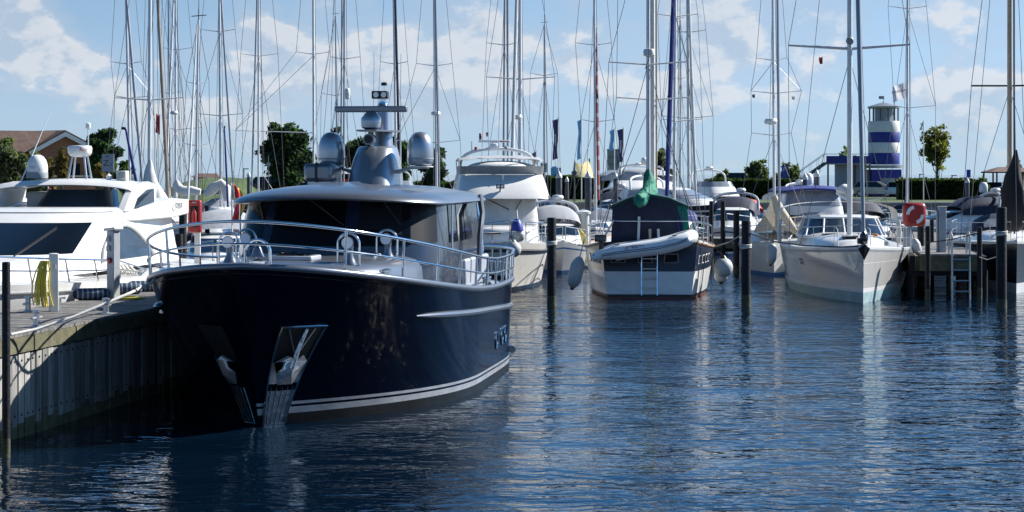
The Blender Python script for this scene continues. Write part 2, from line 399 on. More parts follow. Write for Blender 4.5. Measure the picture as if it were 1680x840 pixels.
# grass bank on the left
bm_ = MB(); rings = []
for i in range(25):
    px = 225 + i * (430 - 225) / 24
    t = clamp(min(i, 24 - i) / 7.); t = t * t * (3 - 2 * t)
    row = []
    for j in range(9):
        Y = 139 + j * 5.; k = math.sin(math.pi * clamp(j / 8 * .72)) if j < 8 else .4
        hgt = 1.9 * t * k * (1 + .12 * noise.noise(Vector((px * .05, Y * .2, 0))))
        row.append((PX(px, 150) , Y, LZ - .02 + hgt))
    rings.append(row)
bm_.loft(rings, ring_closed=False)
struct(bm_.build('grass_bank', 'grass'))
# ------------------------------------------------------------------ boat-building helpers (local frame: x forward, y port, z up; origin under the bow tip)
def heading_rot(fx, fy): return math.atan2(fy, fx)

class Hull:
    def __init__(s, L, B, sheer, rake=.9, zb=-.3, tw=.7, tm=.5, p0=2.2, p1=2.8, te=2.2, wl=.95, flare=1.2, srake=0., pwr=1.5, rnd_bow=0.):
        s.__dict__.update(L=L, B=B, sheer=sheer, rake=rake, zb=zb, tw=tw, tm=tm, p0=p0, p1=p1, te=te, wl=wl, flare=flare, srake=srake, pwr=pwr, rnd_bow=rnd_bow)
    def pt(s, t, v, side=1):
        xs = -s.L + s.srake * (1 - v); 
        zr = s.sheer(0.); v0 = -s.zb / (zr - s.zb); w = (v - v0) / (1 - v0)
        xb = -s.rake * max(0, 1 - w) ** 1.15
        x = lerp(xs, xb, t)
        p = lerp(s.p0, s.p1, clamp(w) ** s.pwr)
        if t < s.tm: a = (s.tm - t) / s.tm; sh = s.tw + (1 - s.tw) * (1 - a ** s.te)
        else: a = (t - s.tm) / (1 - s.tm); sh = max(0, 1 - a ** p) ** (1 - s.rnd_bow * clamp(w) ** 2)
        zs = s.sheer(-x)
        z = s.zb + (zs - s.zb) * v
        hb = s.B * sh * lerp(s.wl, 1., clamp(v) ** s.flare)
        return Vector((x, side * hb, z))
    def vz(s, t, z):                                # v at a height above the water
        v = .5
        for _ in range(12):
            p = s.pt(t, v); v += (z - p.z) / (s.sheer(-p.x) - s.zb)
        return v
    def tx(s, x, v=1.):
        lo, hi = 0., 1.
        for _ in range(30):
            m = (lo + hi) / 2
            if s.pt(m, v).x < x: lo = m
            else: hi = m
        return lo
    def at(s, x, v=1., side=1): return s.pt(s.tx(x, v), v, side)
    def mesh(s, bands, ts):
        """bands: list of (v or callable t->v, material index of the band that starts here)"""
        mb = MB(); rows = []
        for v, mi in bands:
            rows.append(([s.pt(t, v(t) if callable(v) else v) for t in ts], mi))
        for side in (1, -1):
            for (a, mi), (b, _) in zip(rows[:-1], rows[1:]):
                mb.loft([[Vector((q.x, q.y * side, q.z)) for q in a], [Vector((q.x, q.y * side, q.z)) for q in b]], ring_closed=False, mi=mi)
        for (a, mi), (b, _) in zip(rows[:-1], rows[1:]):
            p, q = a[0], b[0]
            mb.add([p, (p.x, -p.y, p.z), (q.x, -q.y, q.z), q], [(0, 1, 2, 3)], mi)
        return mb
    def deck(s, ts, dz=-.03, inset=.03, crown=.0):
        mb = MB(); rings = []
        for t in ts:
            p = s.pt(t, 1.); y = max(p.y - inset, .01)
            rings.append([(p.x, y * k, p.z + dz + crown * (1 - k * k)) for k in (-1, -.5, 0, .5, 1)])
        return mb.loft(rings, ring_closed=False)
    def line(s, t0, t1, n, v=1., side=1, off=0., dz=0.):
        out = []
        for i in range(n):
            t = lerp(t0, t1, i / (n - 1)); p = s.pt(t, v, side); p.y += off * side; p.z += dz; out.append(p)
        return out
def tsp(n, dense=1.7):                               # stations, closer together towards the bow
    return [1 - (1 - i / (n - 1)) ** dense for i in range(n)]

def plan(xa, xf, hw, rf, z, n=24, e=2.6, zf=None, zc=0., ra=0.):
    """half-rounded plan outline, from aft starboard round the front to aft port"""
    pts = [Vector((xa, -hw + ra, z)), Vector((xa + ra, -hw, z))] if ra else [Vector((xa, -hw, z))]
    k = 4
    for i in range(1, k): pts.append(Vector((lerp(xa, xf - rf, i / k), -hw, z)))
    for i in range(n + 1):
        a = R(-90 + 180 * i / n); c, s_ = math.cos(a), math.sin(a)
        x = xf - rf + rf * abs(c) ** (2 / e); y = hw * abs(s_) ** (2 / e) * (1 if s_ > 0 else -1)
        pts.append(Vector((x, y, z)))
    for i in range(k - 1, 0, -1): pts.append(Vector((lerp(xa, xf - rf, i / k), hw, z)))
    pts += [Vector((xa + ra, hw, z)), Vector((xa, hw - ra, z))] if ra else [Vector((xa, hw, z))]
    for q in pts:
        if zf is not None: q.z = lerp(zf[0], zf[1], clamp((q.x - xa) / (xf - xa)))
        q.z -= zc * (q.y / hw) ** 2
    return pts
def house(rings, top=True):
    mb = MB(); mb.loft(rings)
    if top:
        r = rings[-1]; n = len(r); mb.add(r, [tuple(range(n))])
    return mb
def band(r0, r1, i0, i1, f0, f1, off=.012, thick=.02):
    """a panel lying on the house between two plan rings: index range i0..i1, height fractions f0..f1"""
    a, b = [], []
    for i in range(i0, i1 + 1):
        p, q = r0[i], r1[i]
        t = (r0[min(i + 1, len(r0) - 1)] - r0[max(i - 1, 0)]); nrm = Vector((t.y, -t.x, 0))
        nrm = nrm.normalized() if nrm.length > 1e-6 else Vector((0, 0, 0))
        a.append(p.lerp(q, f0) + nrm * off); b.append(p.lerp(q, f1) + nrm * off)
    mb = MB(); mb.loft([a, b], ring_closed=False)
    return mb
def rail(parent, top, low, name_top='rail', r=.019, every=None, m='chrome', mid=True, midr=.012):
    """a tubular rail over a base line; posts are parts of their own"""
    mb = MB(); mb.tube(top, r, 8); 
    mb.build(name_top, m, parent)
    if mid:
        mb = MB(); mb.tube([lerp(a, b, .5) for a, b in zip(low, top)], midr, 6); mb.build('mid_rail', m, parent)
    for i in range(0, len(top), every or 1):
        mb = MB(); mb.tube([low[i], top[i]], r * .85, 6); mb.build('stanchion', m, parent)

# ================================================================== THE NAVY YACHT
def navy_yacht():
    loc = Vector((-3.63, 25.6, 0)); ang = heading_rot(-.139, -.99)
    y = thing('motor_yacht', 'large navy blue motor yacht with silver roof and chrome bow rails beside the pier', 'yacht', loc, ang)
    sheer = lambda s: 1.6 + .67 * max(0, 1 - s / 8) ** 2
    H = Hull(11.6, 2.4, sheer, rake=.95, tw=.62, tm=.52, p0=2.3, p1=2.7, te=6., wl=.965, flare=1.6, rnd_bow=.42)
    ts = tsp(60, 1.9); v_of = lambda z: (lambda t: H.vz(t, z))
    zz = lambda z0, k: (lambda t: H.vz(t, z0 + k * t))            # stripes that rise a little to the bow
    bands = [(0., 1), (zz(.08, .08), 2), (zz(.14, .115), 0), (zz(.165, .125), 2), (zz(.20, .135), 0)] + [(v, 0) for v in (.35, .42, .5, .58, .66, .74, .82, .9, .96)] + [(1., 0)]
    hm_ = H.mesh(bands, ts)
    for k_, fc in enumerate(hm_.f):                              # stripes coloured navy on the starboard bow, standing in for its deep shade
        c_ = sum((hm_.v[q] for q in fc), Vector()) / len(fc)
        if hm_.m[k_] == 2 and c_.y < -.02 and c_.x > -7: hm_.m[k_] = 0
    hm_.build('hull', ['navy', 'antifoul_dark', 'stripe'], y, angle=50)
    H.deck(ts, -.10, .05).build('deck', 'silver_deck', y)
    # capping rail right round the sheer
    cap = H.line(0, 1, 60) ; cap2 = [Vector((p.x, -p.y, p.z)) for p in reversed(cap[:-1])]
    mb = MB(); mb.tube(cap + cap2, .048, 10, closed=True); mb.build('capping', 'silver', y)
    # long rubbing strake aft on each side
    for sd in (1, -1):
        pts = []
        for i in range(30):
            t = lerp(0.0, .80, i / 29); z = lerp(1.03, 1.44, i / 29)
            q = H.pt(t, H.vz(t, z), sd); q.y += .012 * sd; pts.append(q)
        mb = MB(); mb.tube(pts, [.05] * 27 + [.045, .035, .01], 8); mb.build('rubbing_strake', 'silver', y)
    # swim platform with its tubular fender
    mb = MB(); pl = [Vector((-11.4, -1.9, .2)), Vector((-12.1, -1.85, .2)), Vector((-12.45, -1.5, .2)), Vector((-12.45, 1.5, .2)), Vector((-12.1, 1.85, .2)), Vector((-11.4, 1.9, .2))]
    mb.prism(pl, (0, 0, .1)); mb.build('swim_platform', 'silver_deck', y)
    fp = [H.pt(t, H.vz(t, .3), 1) + Vector((0, .05, 0)) for t in (.17, .12, .06, .02)] + [Vector((-11.75, 1.8, .3)), Vector((-12.3, 1.7, .3)), Vector((-12.52, 1.4, .3)), Vector((-12.52, 0, .3))]
    mb = MB(); full = fp + [Vector((p.x, -p.y, p.z)) for p in reversed(fp[:-1])]; mb.tube(full, .07, 10); mb.build('platform_rail', 'silver', y)
    # oval portholes in the quarters
    for sd in (1, -1):
        for t, z in ((.37, .66), (.31, .68), (.27, .68)):
            c = H.pt(t, H.vz(t, z), sd)
            ring = [H.pt(t + .011 * math.cos(a), H.vz(t, z + .15 * math.sin(a)), sd) + Vector((0, .006 * sd, 0)) for a in [2 * math.pi * k / 18 for k in range(18)]]
            o = MB().tube(ring, .014, 6, closed=True).build('porthole', 'chrome', y)
            MB().add(ring, [tuple(range(18))]).build('pane', 'glass', o, smooth=False)
    # stainless anchor pockets each side of the stem, with the anchors in them
    for sd in (1, -1):
        tA, tB, tC, tD = .976, .934, .998, .976            # top fore, top aft, bottom fore, bottom aft
        def ptp(a, b, off=.016):                            # a across (0 fore .. 1 aft), b up
            t = lerp(lerp(tC, tD, a), lerp(tA, tB, a), b); z = lerp(.0, 1.42, b)
            v = H.vz(t, z); q = H.pt(t, v, sd)
            e = .004; d1 = H.pt(t - e, v, sd) - q; d2 = H.pt(t, v + .02, sd) - q
            n = d1.cross(d2); n = n.normalized() if n.length > 1e-9 else Vector((0, sd, 0))
            if n.y * sd < 0: n = -n
            return q + n * off
        g = [[ptp(i / 6, j / 14, .014) for i in range(7)] for j in range(15)]
        if sd == 1:
            MB().loft(g[6:10], ring_closed=False).build('anchor_plate', 'mirror', y)
            MB().loft(g[:6], ring_closed=False).build('anchor_plate', 'mirror', y)
        MB().loft(g[9:], ring_closed=False).build('anchor_pocket', 'black', y)  # flat black panel on the hull, painted for the shade in the pocket
        edge = [ptp(0, j / 14, .03) for j in range(15)] + [ptp(i / 6, 1, .03) for i in range(1, 7)] + [ptp(1, j / 14, .03) for j in range(13, -1, -1)]
        if sd == 1: MB().tube(edge, .018, 6).build('pocket_rim', 'chrome', y)
        an = MB()
        if sd == 1: an.tube([ptp(.55, .98, .03), ptp(.5, .8, .09), ptp(.5, .62, .12)], [.022, .03, .045], 8)
        fl = [ptp(.05, .66, .05), ptp(.5, .70, .13), ptp(.95, .66, .05), ptp(.72, .44, .08), ptp(.25, .44, .08)]
        an.add(fl + [ptp(.5, .56, .16)], [(0, 1, 5), (1, 2, 5), (2, 3, 5), (3, 4, 5), (4, 0, 5)])
        an.add([ptp(.05, .66, .05), ptp(.3, .74, .10), ptp(.5, .70, .14), ptp(.7, .74, .10), ptp(.95, .66, .05)], [(0, 1, 2), (2, 3, 4)])
        an.build('anchor', 'mirror' if sd == 1 else 'brushed', y, angle=15)
        for k in range(5):
            a = .12 + k * .19
            MB().tube([ptp(a, .40, .03), ptp(a, .2, .03), ptp(a, .03, .03)], .011, 6).build('pocket_rib', 'chrome', y)
        for a in ((.15, .75) if sd == 1 else ()):
            MB().tube([ptp(a, .98, .03), ptp(.5, .72, .10)], .007, 6).build('anchor_chain', 'brushed', y)
    # chrome hawse fairlead low on the starboard shoulder, and one on the port side
    for sd in (-1,):
        t = .80; z = 1.55; c = H.pt(t, H.vz(t, z), sd)
        MB().ell(c, (.15, .09, .06), 14, 8).build('fairlead', 'chrome', y)
    # ---- rails
    n = 34
    def rl(h, off, dz=0.):
        base = []
        for i in range(n + 1):
            t = 1 - (1 - i / n) ** 1.9
            q = H.pt(t, 1.); base.append(Vector((q.x, q.y + off, q.z + h)))
        base[-1].y = 0; base[-1].x += .10 if h else 0.
        return base
    topl = rl(.0, .03)
    hs = lambda s: .47 + .13 * max(0, 1 - s / 7)
    ph = [Vector((p.x, p.y, p.z + hs(-p.x))) for p in topl]
    pm = [Vector((p.x, p.y, p.z + .5 * hs(-p.x))) for p in topl]
    mirror = lambda L_: [Vector((p.x, -p.y, p.z)) for p in reversed(L_[:-1])]
    k0 = 4
    MB().tube(ph[k0:] + mirror(ph)[:n - k0], .022, 10).build('bow_rail', 'chrome', y)
    MB().tube(pm[k0:] + mirror(pm)[:n - k0], .015, 8).build('mid_rail', 'chrome', y)
    for side in (1, -1):
        pts = [Vector((-11.6, side * 1.2, 2.05))] + [Vector((p.x, p.y * side, p.z)) for p in ph[:3]]
        MB().tube([Vector((-11.62, 0, 2.02)), Vector((-11.62, side * 1.2, 2.03))] + [Vector((p.x, p.y * side, p.z + .05)) for p in ph[:k0]] + [Vector((ph[k0].x, ph[k0].y * side, ph[k0].z))], .026, 8).build('stern_rail', 'chrome', y)
        MB().tube([Vector((p.x, p.y * side, p.z)) for p in pm[:k0 + 1]], .015, 8).build('mid_rail', 'chrome', y)
        xs = [-.75, -1.75, -2.75, -3.75, -4.9, -6.0, -7.0, -7.8, -8.4, -9.0, -9.6, -10.2, -10.7, -11.1, -11.4]
        for x in xs:
            q = H.at(x, 1., 1); q.y += .0; h = hs(-x)
            MB().tube([Vector((x, q.y * side, q.z)), Vector((x + .03, (q.y + .03) * side, q.z + h))], .019, 8).build('stanchion', 'chrome', y)
    # ---- trunk cabin on the foredeck
    tr = [plan(-6, -1.75, 1.52, 2.2, 1.62), plan(-6, -1.8, 1.48, 2.2, 2.02), plan(-6, -1.9, 1.40, 2.2, 2.14), plan(-6, -2.05, 1.25, 2.2, 2.2), plan(-6, -2.4, .9, 2., 2.24)]
    house(tr).build('trunk_cabin', 'silver', y, angle=60)
    # foredeck hatches
    for x, yy, s_ in ((-2.75, .05, .62), (-4.2, -.55, .5), (-4.1, .75, .5)):
        o = MB().box((x, yy, 2.265 if abs(yy) < .3 else 2.235), (s_, s_, .07)).build('hatch', 'silver_deck', y, bevel=.02)
        MB().box((x, yy, 2.31 if abs(yy) < .3 else 2.28), (s_ * .8, s_ * .8, .02)).build('hatch_pane', 'glass', o)
    # cowl ventilators with their guard hoops
    for x, yy in ((-2.55, .9), (-2.55, -.9), (-4.25, 1.12), (-4.25, -1.12)):
        zb = 2.1
        v = MB(); v.lathe([(.13, zb), (.12, zb + .06), (.09, zb + .14), (.06, zb + .2), (.055, zb + .27)], (x, yy, 0), 16)
        pts = [Vector((x, yy, zb + .25)), Vector((x, yy, zb + .33)), Vector((x + .03, yy, zb + .38)), Vector((x + .09, yy, zb + .40)), Vector((x + .13, yy, zb + .40))]
        v.tube(pts, [.055, .06, .07, .085, .095], 14); o = v.build('ventilator', 'silver', y)
        MB().lathe([(.0, 0), (.08, .004), (.082, .012)], (x + .132, yy, zb + .40), 18, (1, 0, 0)).build('cowl_mouth', 'pvc', o)
        hp = [Vector((x + .05, yy - .16, zb - .02)), Vector((x + .05, yy - .16, zb + .38))] + [Vector((x + .05, yy + .16 * math.cos(R(a)), zb + .38 + .16 * math.sin(R(a)))) for a in range(165, 0, -15)] + [Vector((x + .05, yy + .16, zb + .38)), Vector((x + .05, yy + .16, zb - .02))]
        MB().tube(hp, .018, 8).build('guard_hoop', 'chrome', o)
    # anchor windlass with its hoop and the ship's bell
    x, yy, zb = -1.25, -.12, 2.02
    o = MB().lathe([(.2, zb), (.2, zb + .05), (.12, zb + .08), (.1, zb + .2), (.13, zb + .24), (.13, zb + .27), (.0, zb + .3)], (x, yy, 0), 16).build('windlass', 'chrome', y)
    MB().lathe([(.1, 0), (.08, .05), (.055, .12), (.03, .16), (0, .17)], (x, yy, zb + .32), 14).build('bell', 'silver', o)
    hp = [Vector((x, yy - .18, zb)), Vector((x, yy - .18, zb + .38))] + [Vector((x, yy + .18 * math.cos(R(a)), zb + .38 + .18 * math.sin(R(a)))) for a in range(165, 0, -15)] + [Vector((x, yy + .18, zb + .38)), Vector((x, yy + .18, zb))]
    MB().tube(hp, .022, 8).build('guard_hoop', 'chrome', o)
    # mooring bitts
    for sd in (1, -1):
        for x in (-1.75, -7.6):
            q = H.at(x, 1., sd); yy = q.y - .24 * sd
            m_ = MB()
            for dx in (-.13, .13): m_.lathe([(.055, 0), (.05, .02), (.05, .22), (.065, .23), (.065, .26), (0, .27)], (x + dx, yy, q.z - .12), 12)
            m_.tube([(x - .24, yy, q.z + .02), (x + .24, yy, q.z + .02)], .024, 8)
            m_.build('mooring_bitt', 'chrome', y)
        q = H.at(-1.75, 1., sd); cw = MB()
        for k in range(5): cw.tube([Vector((-1.75 + .13 * (1 - 2 * (k % 2)) + .075 * math.cos(a), q.y - .24 * sd + .075 * math.sin(a), q.z - .06 + .03 * k)) for a in [2 * math.pi * i / 12 for i in range(12)]], .014, 6, closed=True)
        cw.build('mooring_line', 'rope', y)
    # ---- wheelhouse
    b0 = plan(-9.6, -4.55, 1.74, 1.7, 1.55, 28); b1 = plan(-9.6, -4.65, 1.72, 1.7, 2.34, 28); b2 = plan(-9.7, -5.05, 1.62, 1.6, 3.12, 28)
    house([b0, b1, b2]).build('wheelhouse', 'steelblue', y, angle=35)
    nI = len(b1)
    f0, f1 = 4, nI - 5                                       # first and last index of the rounded front
    band(b1, b2, f0 + 1, f0 + 4, .0, 1., .006).build('corner_post', 'navy', y)
    ws = band(b1, b2, f0 + 3, f1 - 7, .04, .97, .02).build('windscreen', 'blackglass', y)
    for i0, i1, u0, u1 in ((f0 + 15, f0 + 17, .3, .85), (f0 + 17, f0 + 18, .35, .8), (f0 + 18, f0 + 20, .25, .85)):
        band(b1, b2, i0, i1, u0, u1, .022).build('blind', 'slats', ws)
    for i in (f0 + 9, f0 + 15):
        band(b1, b2, i, i + 1, .04, .97, .026).build('windscreen_frame', 'navy_dull', ws)
    for i in (f0 + 7, f0 + 13, f0 + 18):                     # wipers parked over the glass
        p = b1[i].lerp(b2[i], .97); q = b1[i + 2].lerp(b2[i + 2], .45)
        MB().tube([p + Vector((.06, 0, 0)), q + Vector((.07, 0, 0))], .012, 6).build('wiper', 'black', ws)
    cw = band(b1, b2, f1 - 7, f1 - 3, .08, .93, .018).build('corner_window', 'slats', y)
    for sd in (0, 1):
        for k_ in range(3):
            a = f1 + k_ if sd else 1 + k_; b = a + 1
            p0 = b1[a].lerp(b1[b], .06); p1 = b1[a].lerp(b1[b], .94); q0 = b2[a].lerp(b2[b], .06); q1 = b2[a].lerp(b2[b], .94)
            o_ = Vector((0, .012 if sd else -.012, 0))
            MB().add([p0.lerp(q0, .03) + o_, p1.lerp(q1, .03) + o_, p1.lerp(q1, .95) + o_, p0.lerp(q0, .95) + o_], [(0, 1, 2, 3)]).build('side_window', 'glass', y, smooth=False)
    # handrail and curved wing stays by the side door
    for sd in (1, -1):
        MB().tube([(-6.2, 1.80 * sd, 2.25), (-6.2, 1.80 * sd, 3.0)], .016, 8).build('grab_rail', 'chrome', y)
        MB().tube([(-9.4, 1.76 * sd, 3.1), (-8.9, 1.88 * sd, 2.8), (-8.5, 1.9 * sd, 2.4), (-8.35, 1.9 * sd, 1.75)], .05, 8).build('wing_stay', 'silver', y)
        MB().tube([(-10.15, 1.55 * sd, 3.08), (-10.1, 1.66 * sd, 2.5), (-10.0, 1.75 * sd, 1.6)], .025, 8).build('roof_post', 'chrome', y)
    # aft coaming and cockpit bulwark
    for sd in (1, -1):
        MB().box((-9.1, 1.72 * sd, 1.78), (2.6, .1, .5)).build('coaming', 'silver_deck', y, bevel=.04)
    MB().box((-10.6, 0, 1.62), (.9, 2.2, .3)).build('cockpit_seat', 'navy_dull', y, bevel=.05)
    # ---- roof
    def rr(k, z, zc, n=28): 
        cx = -7.3
        pts = plan(-10.35, -4.3, 1.80, 2.0, z, n, 2.5, zc=zc, ra=.5)
        return [Vector((cx + (p.x - cx) * k, p.y * k, p.z if k == 1 else z - zc * (p.y / 1.8) ** 2)) for p in pts]
    rings = [rr(.9, 3.10, .09), rr(.985, 3.10, .1), rr(1., 3.125, .1), rr(.99, 3.165, .1), rr(.95, 3.215, .1), rr(.86, 3.28, .1), rr(.7, 3.335, .1), rr(.4, 3.37, .1), rr(.05, 3.38, .1)]
    ro = MB().loft(rings, caps=True).build('roof', 'silver', y, angle=60)
    # underside lamps along the brow
    # ---- radar pylon
    sq = lambda cx, cy, lx, ly, z, e=3.: [Vector((cx + lx * abs(math.cos(a)) ** (2 / e) * (1 if math.cos(a) > 0 else -1), cy + ly * abs(math.sin(a)) ** (2 / e) * (1 if math.sin(a) > 0 else -1), z)) for a in [2 * math.pi * k / 28 for k in range(28)]]
    py_ = .0; pxx = -8.6
    MB().loft([sq(pxx, py_, .75, .45, 3.3), sq(pxx - .05, py_, .68, .43, 3.5), sq(pxx - .12, py_, .58, .39, 3.75), sq(pxx - .18, py_, .48, .33, 3.96), sq(pxx - .18, py_, .40, .28, 4.0)], caps=True).build('mast_pylon', 'dome', y, angle=50)
    MB().loft([sq(pxx - .3, .07, .2, .18, 3.98, 2.4), sq(pxx - .36, .07, .17, .15, 4.3, 2.4), sq(pxx - .4, .07, .14, .12, 4.75, 2.4)], caps=True).build('mast_column', 'dome', y, angle=50)
    o = MB().prism([(pxx + .45, -.25, 4.26), (pxx + .45, .1, 4.26), (pxx - .2, .36, 4.26), (pxx - .6, .36, 4.26), (pxx - .6, -.1, 4.26), (pxx, -.28, 4.26)], (0, 0, .03)).build('radar_shelf', 'silver', y)
    hc = MB(); hc.lathe([(.085, 0), (.1, .1), (.1, .3)], (pxx + .12, -.04, 4.12), 16, (1, 0, 0)); hc.build('horn', 'silver', y)
    MB().lathe([(.0, 0), (.07, .0), (.075, .012)], (pxx + .42, -.04, 4.12), 16, (1, 0, 0)).build('horn_mouth', 'black', y)
    MB().lathe([(.1, 4.29), (.17, 4.33), (.18, 4.42), (.175, 4.5), (.13, 4.55), (.09, 4.6)], (pxx + .25, -.03, 0), 18).build('radar_drum', 'dome', y)
    MB().box((pxx + .25, -.03, 4.655), (.13, 1.3, .11), rz=R(0)).build('radar_bar', 'silver', y, bevel=.025)
    MB().lathe([(.13, 4.71), (.09, 4.75), (.07, 4.82), (.075, 4.85)], (pxx - .35, .06, 0), 14).build('light_socket', 'chrome', y)
    sl_ = MB().box((pxx - .3, .02, 4.93), (.16, .29, .14)).build('searchlight', 'black', y, bevel=.015)
    for dy in (-.06, .08):
        MB().lathe([(.0, 0), (.045, 0.), (.05, .01)], (pxx - .215, .02 + dy, 4.93), 14, (1, 0, 0)).build('lamp', 'lens', sl_)
    MB().tube([(pxx - .35, .08, 5.0), (pxx - .35, .08, 5.1)], .012, 6).build('antenna_stem', 'chrome', y)
    MB().lathe([(.055, 0), (.055, .05), (.03, .06)], (pxx - .35, .08, 5.1), 12).build('antenna', 'black', y)
    for sd in (1, -1):
        d = MB(); d.lathe([(.2, 3.66), (.225, 3.69), (.235, 3.75), (.235, 3.92), (.225, 4.03), (.195, 4.13), (.15, 4.2), (.09, 4.245), (.0, 4.26)], (pxx, .81 * sd, 0), 24)
        dm = d.build('satellite_dome', 'dome', y)
        MB().lathe([(.238, 3.765), (.243, 3.77), (.243, 3.785), (.238, 3.79)], (pxx, .81 * sd, 0), 24).build('dome_seam', 'midgrey', dm)
        MB().lathe([(.23, 3.625), (.235, 3.63), (.235, 3.645), (.1, 3.655)], (pxx, .81 * sd, 0), 20).build('dome_base', 'white', dm)
        MB().loft([[Vector((pxx + .16, .3 * sd, 3.46)), Vector((pxx - .16, .3 * sd, 3.46)), Vector((pxx - .16, .3 * sd, 3.56)), Vector((pxx + .16, .3 * sd, 3.56))],
                   [Vector((pxx + .12, .62 * sd, 3.59)), Vector((pxx - .12, .62 * sd, 3.59)), Vector((pxx - .12, .62 * sd, 3.625)), Vector((pxx + .12, .62 * sd, 3.625))],
                   [Vector((pxx + .1, .95 * sd, 3.60)), Vector((pxx - .1, .95 * sd, 3.60)), Vector((pxx - .1, .95 * sd, 3.63)), Vector((pxx + .1, .95 * sd, 3.63))]], caps=True).build('dome_arm', 'silver', y)
    raft = MB().box((-8.2, -.87, 3.53), (.75, .52, .32)).build('life_raft', 'silver', y, bevel=.07)
    MB().box((-8.2, -.9, 3.53), (.77, .05, .335)).build('raft_strap', 'black', raft, bevel=.01)
    MB().box((-8.2, -.87, 3.345), (.6, .4, .06)).build('raft_cradle', 'brushed', raft)
    for dy, z1 in ((-.2, 5.75), (.3, 5.7)):
        MB().tube([(pxx - .75, dy - .0, 3.3), (pxx - .8, dy, z1)], [.014, .006], 6).build('whip_antenna', 'pvc', y)
    return y
navy_yacht()

# ================================================================== THE PIER ON THE LEFT
PD = Vector((.174, .985, 0)); PN = Vector((-.985, .174, 0)); PO = Vector((-6.58, 25.05, 0)); PZ_ = 1.383
def pier(a, b, z): return PO + PD * a + PN * b + Vector((0, 0, z))
def left_pier():
    o0 = pier(0, .95, 0)
    t = thing('wooden_pier', 'weathered wooden pier with plank deck and upright plank side wall at left', 'pier', o0)
    L0, L1, wd = -4., 24., 1.95
    mb = MB(); i = 0; a = L0
    while a < L1:
        dz = rnd.uniform(-.004, .004)
        mb.add([pier(a, 0, PZ_ + dz), pier(a + .125, 0, PZ_ + dz), pier(a + .125, wd, PZ_ + dz), pier(a, wd, PZ_ + dz),
                pier(a, 0, PZ_ - .04), pier(a + .125, 0, PZ_ - .04), pier(a + .125, wd, PZ_ - .04), pier(a, wd, PZ_ - .04)],
               [(0, 1, 2, 3), (7, 6, 5, 4), (0, 4, 5, 1), (1, 5, 6, 2), (2, 6, 7, 3), (3, 7, 4, 0)])
        a += .138
    mb.build('deck_planks', 'deckwood', t, world=True, smooth=False)
    mb = MB(); a = L0
    for b in (-.015, wd - .1):
        mb.add([pier(L0, b, PZ_ - .045), pier(L1, b, PZ_ - .045), pier(L1, b + .12, PZ_ - .045), pier(L0, b + .12, PZ_ - .045),
                pier(L0, b, PZ_ - .25), pier(L1, b, PZ_ - .25), pier(L1, b + .12, PZ_ - .25), pier(L0, b + .12, PZ_ - .25)],
               [(0, 1, 2, 3), (7, 6, 5, 4), (0, 4, 5, 1), (1, 5, 6, 2), (2, 6, 7, 3), (3, 7, 4, 0)])
    mb.build('edge_beam', 'mossy', t, world=True, smooth=False)
    mb = MB(); bl = MB(); td = MB(); a = L0
    while a < L1 - .2:
        w_ = .165; d = rnd.uniform(.0, .022)
        pts = [(a, .03 - d), (a + w_, .03 - d), (a + w_, .08), (a, .08)]
        tz_ = rnd.uniform(.14, .26); mb.prism([pier(p, q, tz_) for p, q in pts], (0, 0, PZ_ - .262 - tz_ - rnd.random() * .02), rnd.choice((0, 0, 1, 2))); td.prism([pier(p, q, -1.2) for p, q in pts], (0, 0, tz_ + 1.2))
        mb.prism([pier(p, q, -1.2) for p, q in ((a + w_, .075), (a + .187, .075), (a + .187, .08), (a + w_, .08))], (0, 0, PZ_ - .262 + 1.2), 2)
        for z in (PZ_ - .36, .3): bl.lathe([(.016, 0), (.014, .01), (0, .012)], pier(a + w_ / 2, .03 - d, z), 8, tuple(-PN))
        a += .187
    td.build('tide_band', 'mossy', t, world=True, smooth=False)
    mb.build('plank_wall', ['sheetwood', 'sheetpale', 'sheetdark'], t, world=True, smooth=False)
    struct(bl.build('bolt_heads', 'black', t, world=True), 'stuff')
    mb = MB()
    mb.add([pier(L0, .12, -1.2), pier(L1, .12, -1.2), pier(L1, wd - .05, -1.2), pier(L0, wd - .05, -1.2), pier(L0, .12, PZ_ - .3), pier(L1, .12, PZ_ - .3), pier(L1, wd - .05, PZ_ - .3), pier(L0, wd - .05, PZ_ - .3)],
           [(0, 1, 2, 3), (7, 6, 5, 4), (0, 4, 5, 1), (1, 5, 6, 2), (2, 6, 7, 3), (3, 7, 4, 0)])
    mb.build('pier_core', 'pile', t, world=True, smooth=False)
left_pier()

def on_pier(px, b):                # the point of the pier deck under a photo column, b metres in from the water edge
    lo, hi = -3., 24.
    for _ in range(40):
        m_ = (lo + hi) / 2; q = pier(m_, b, PZ_)
        if CX + q.x * F / q.y < px: lo = m_
        else: hi = m_
    return pier(lo, b, PZ_)

# power pedestal, hose post, bollards, coils on the pier
q = on_pier(186, 1.45)
t = thing('power_pedestal', 'slim grey power pedestal with sockets on the pier near the navy bow', 'pedestal', q, R(-35))
MB().box((0, 0, .58), (.17, .15, 1.16)).build('housing', 'canvas_grey', t, bevel=.012)
MB().box((.0, 0, 1.19), (.26, .22, .05), ry=R(-6)).build('cap', 'white2', t, bevel=.012)
for z in (1.02, .86): MB().box((-.03, -.085, z), (.09, .03, .09)).build('socket', 'midgrey', t, bevel=.01)
MB().lathe([(.05, 0), (.05, .03), (.035, .04)], (.0, -.075, .66), 14, (0, -1, 0)).build('red_socket', 'red', t)
MB().tube([(-.09, 0, .3), (-.16, .05, .12), (-.12, -.1, .02)], .012, 6).build('cable', 'black', t)

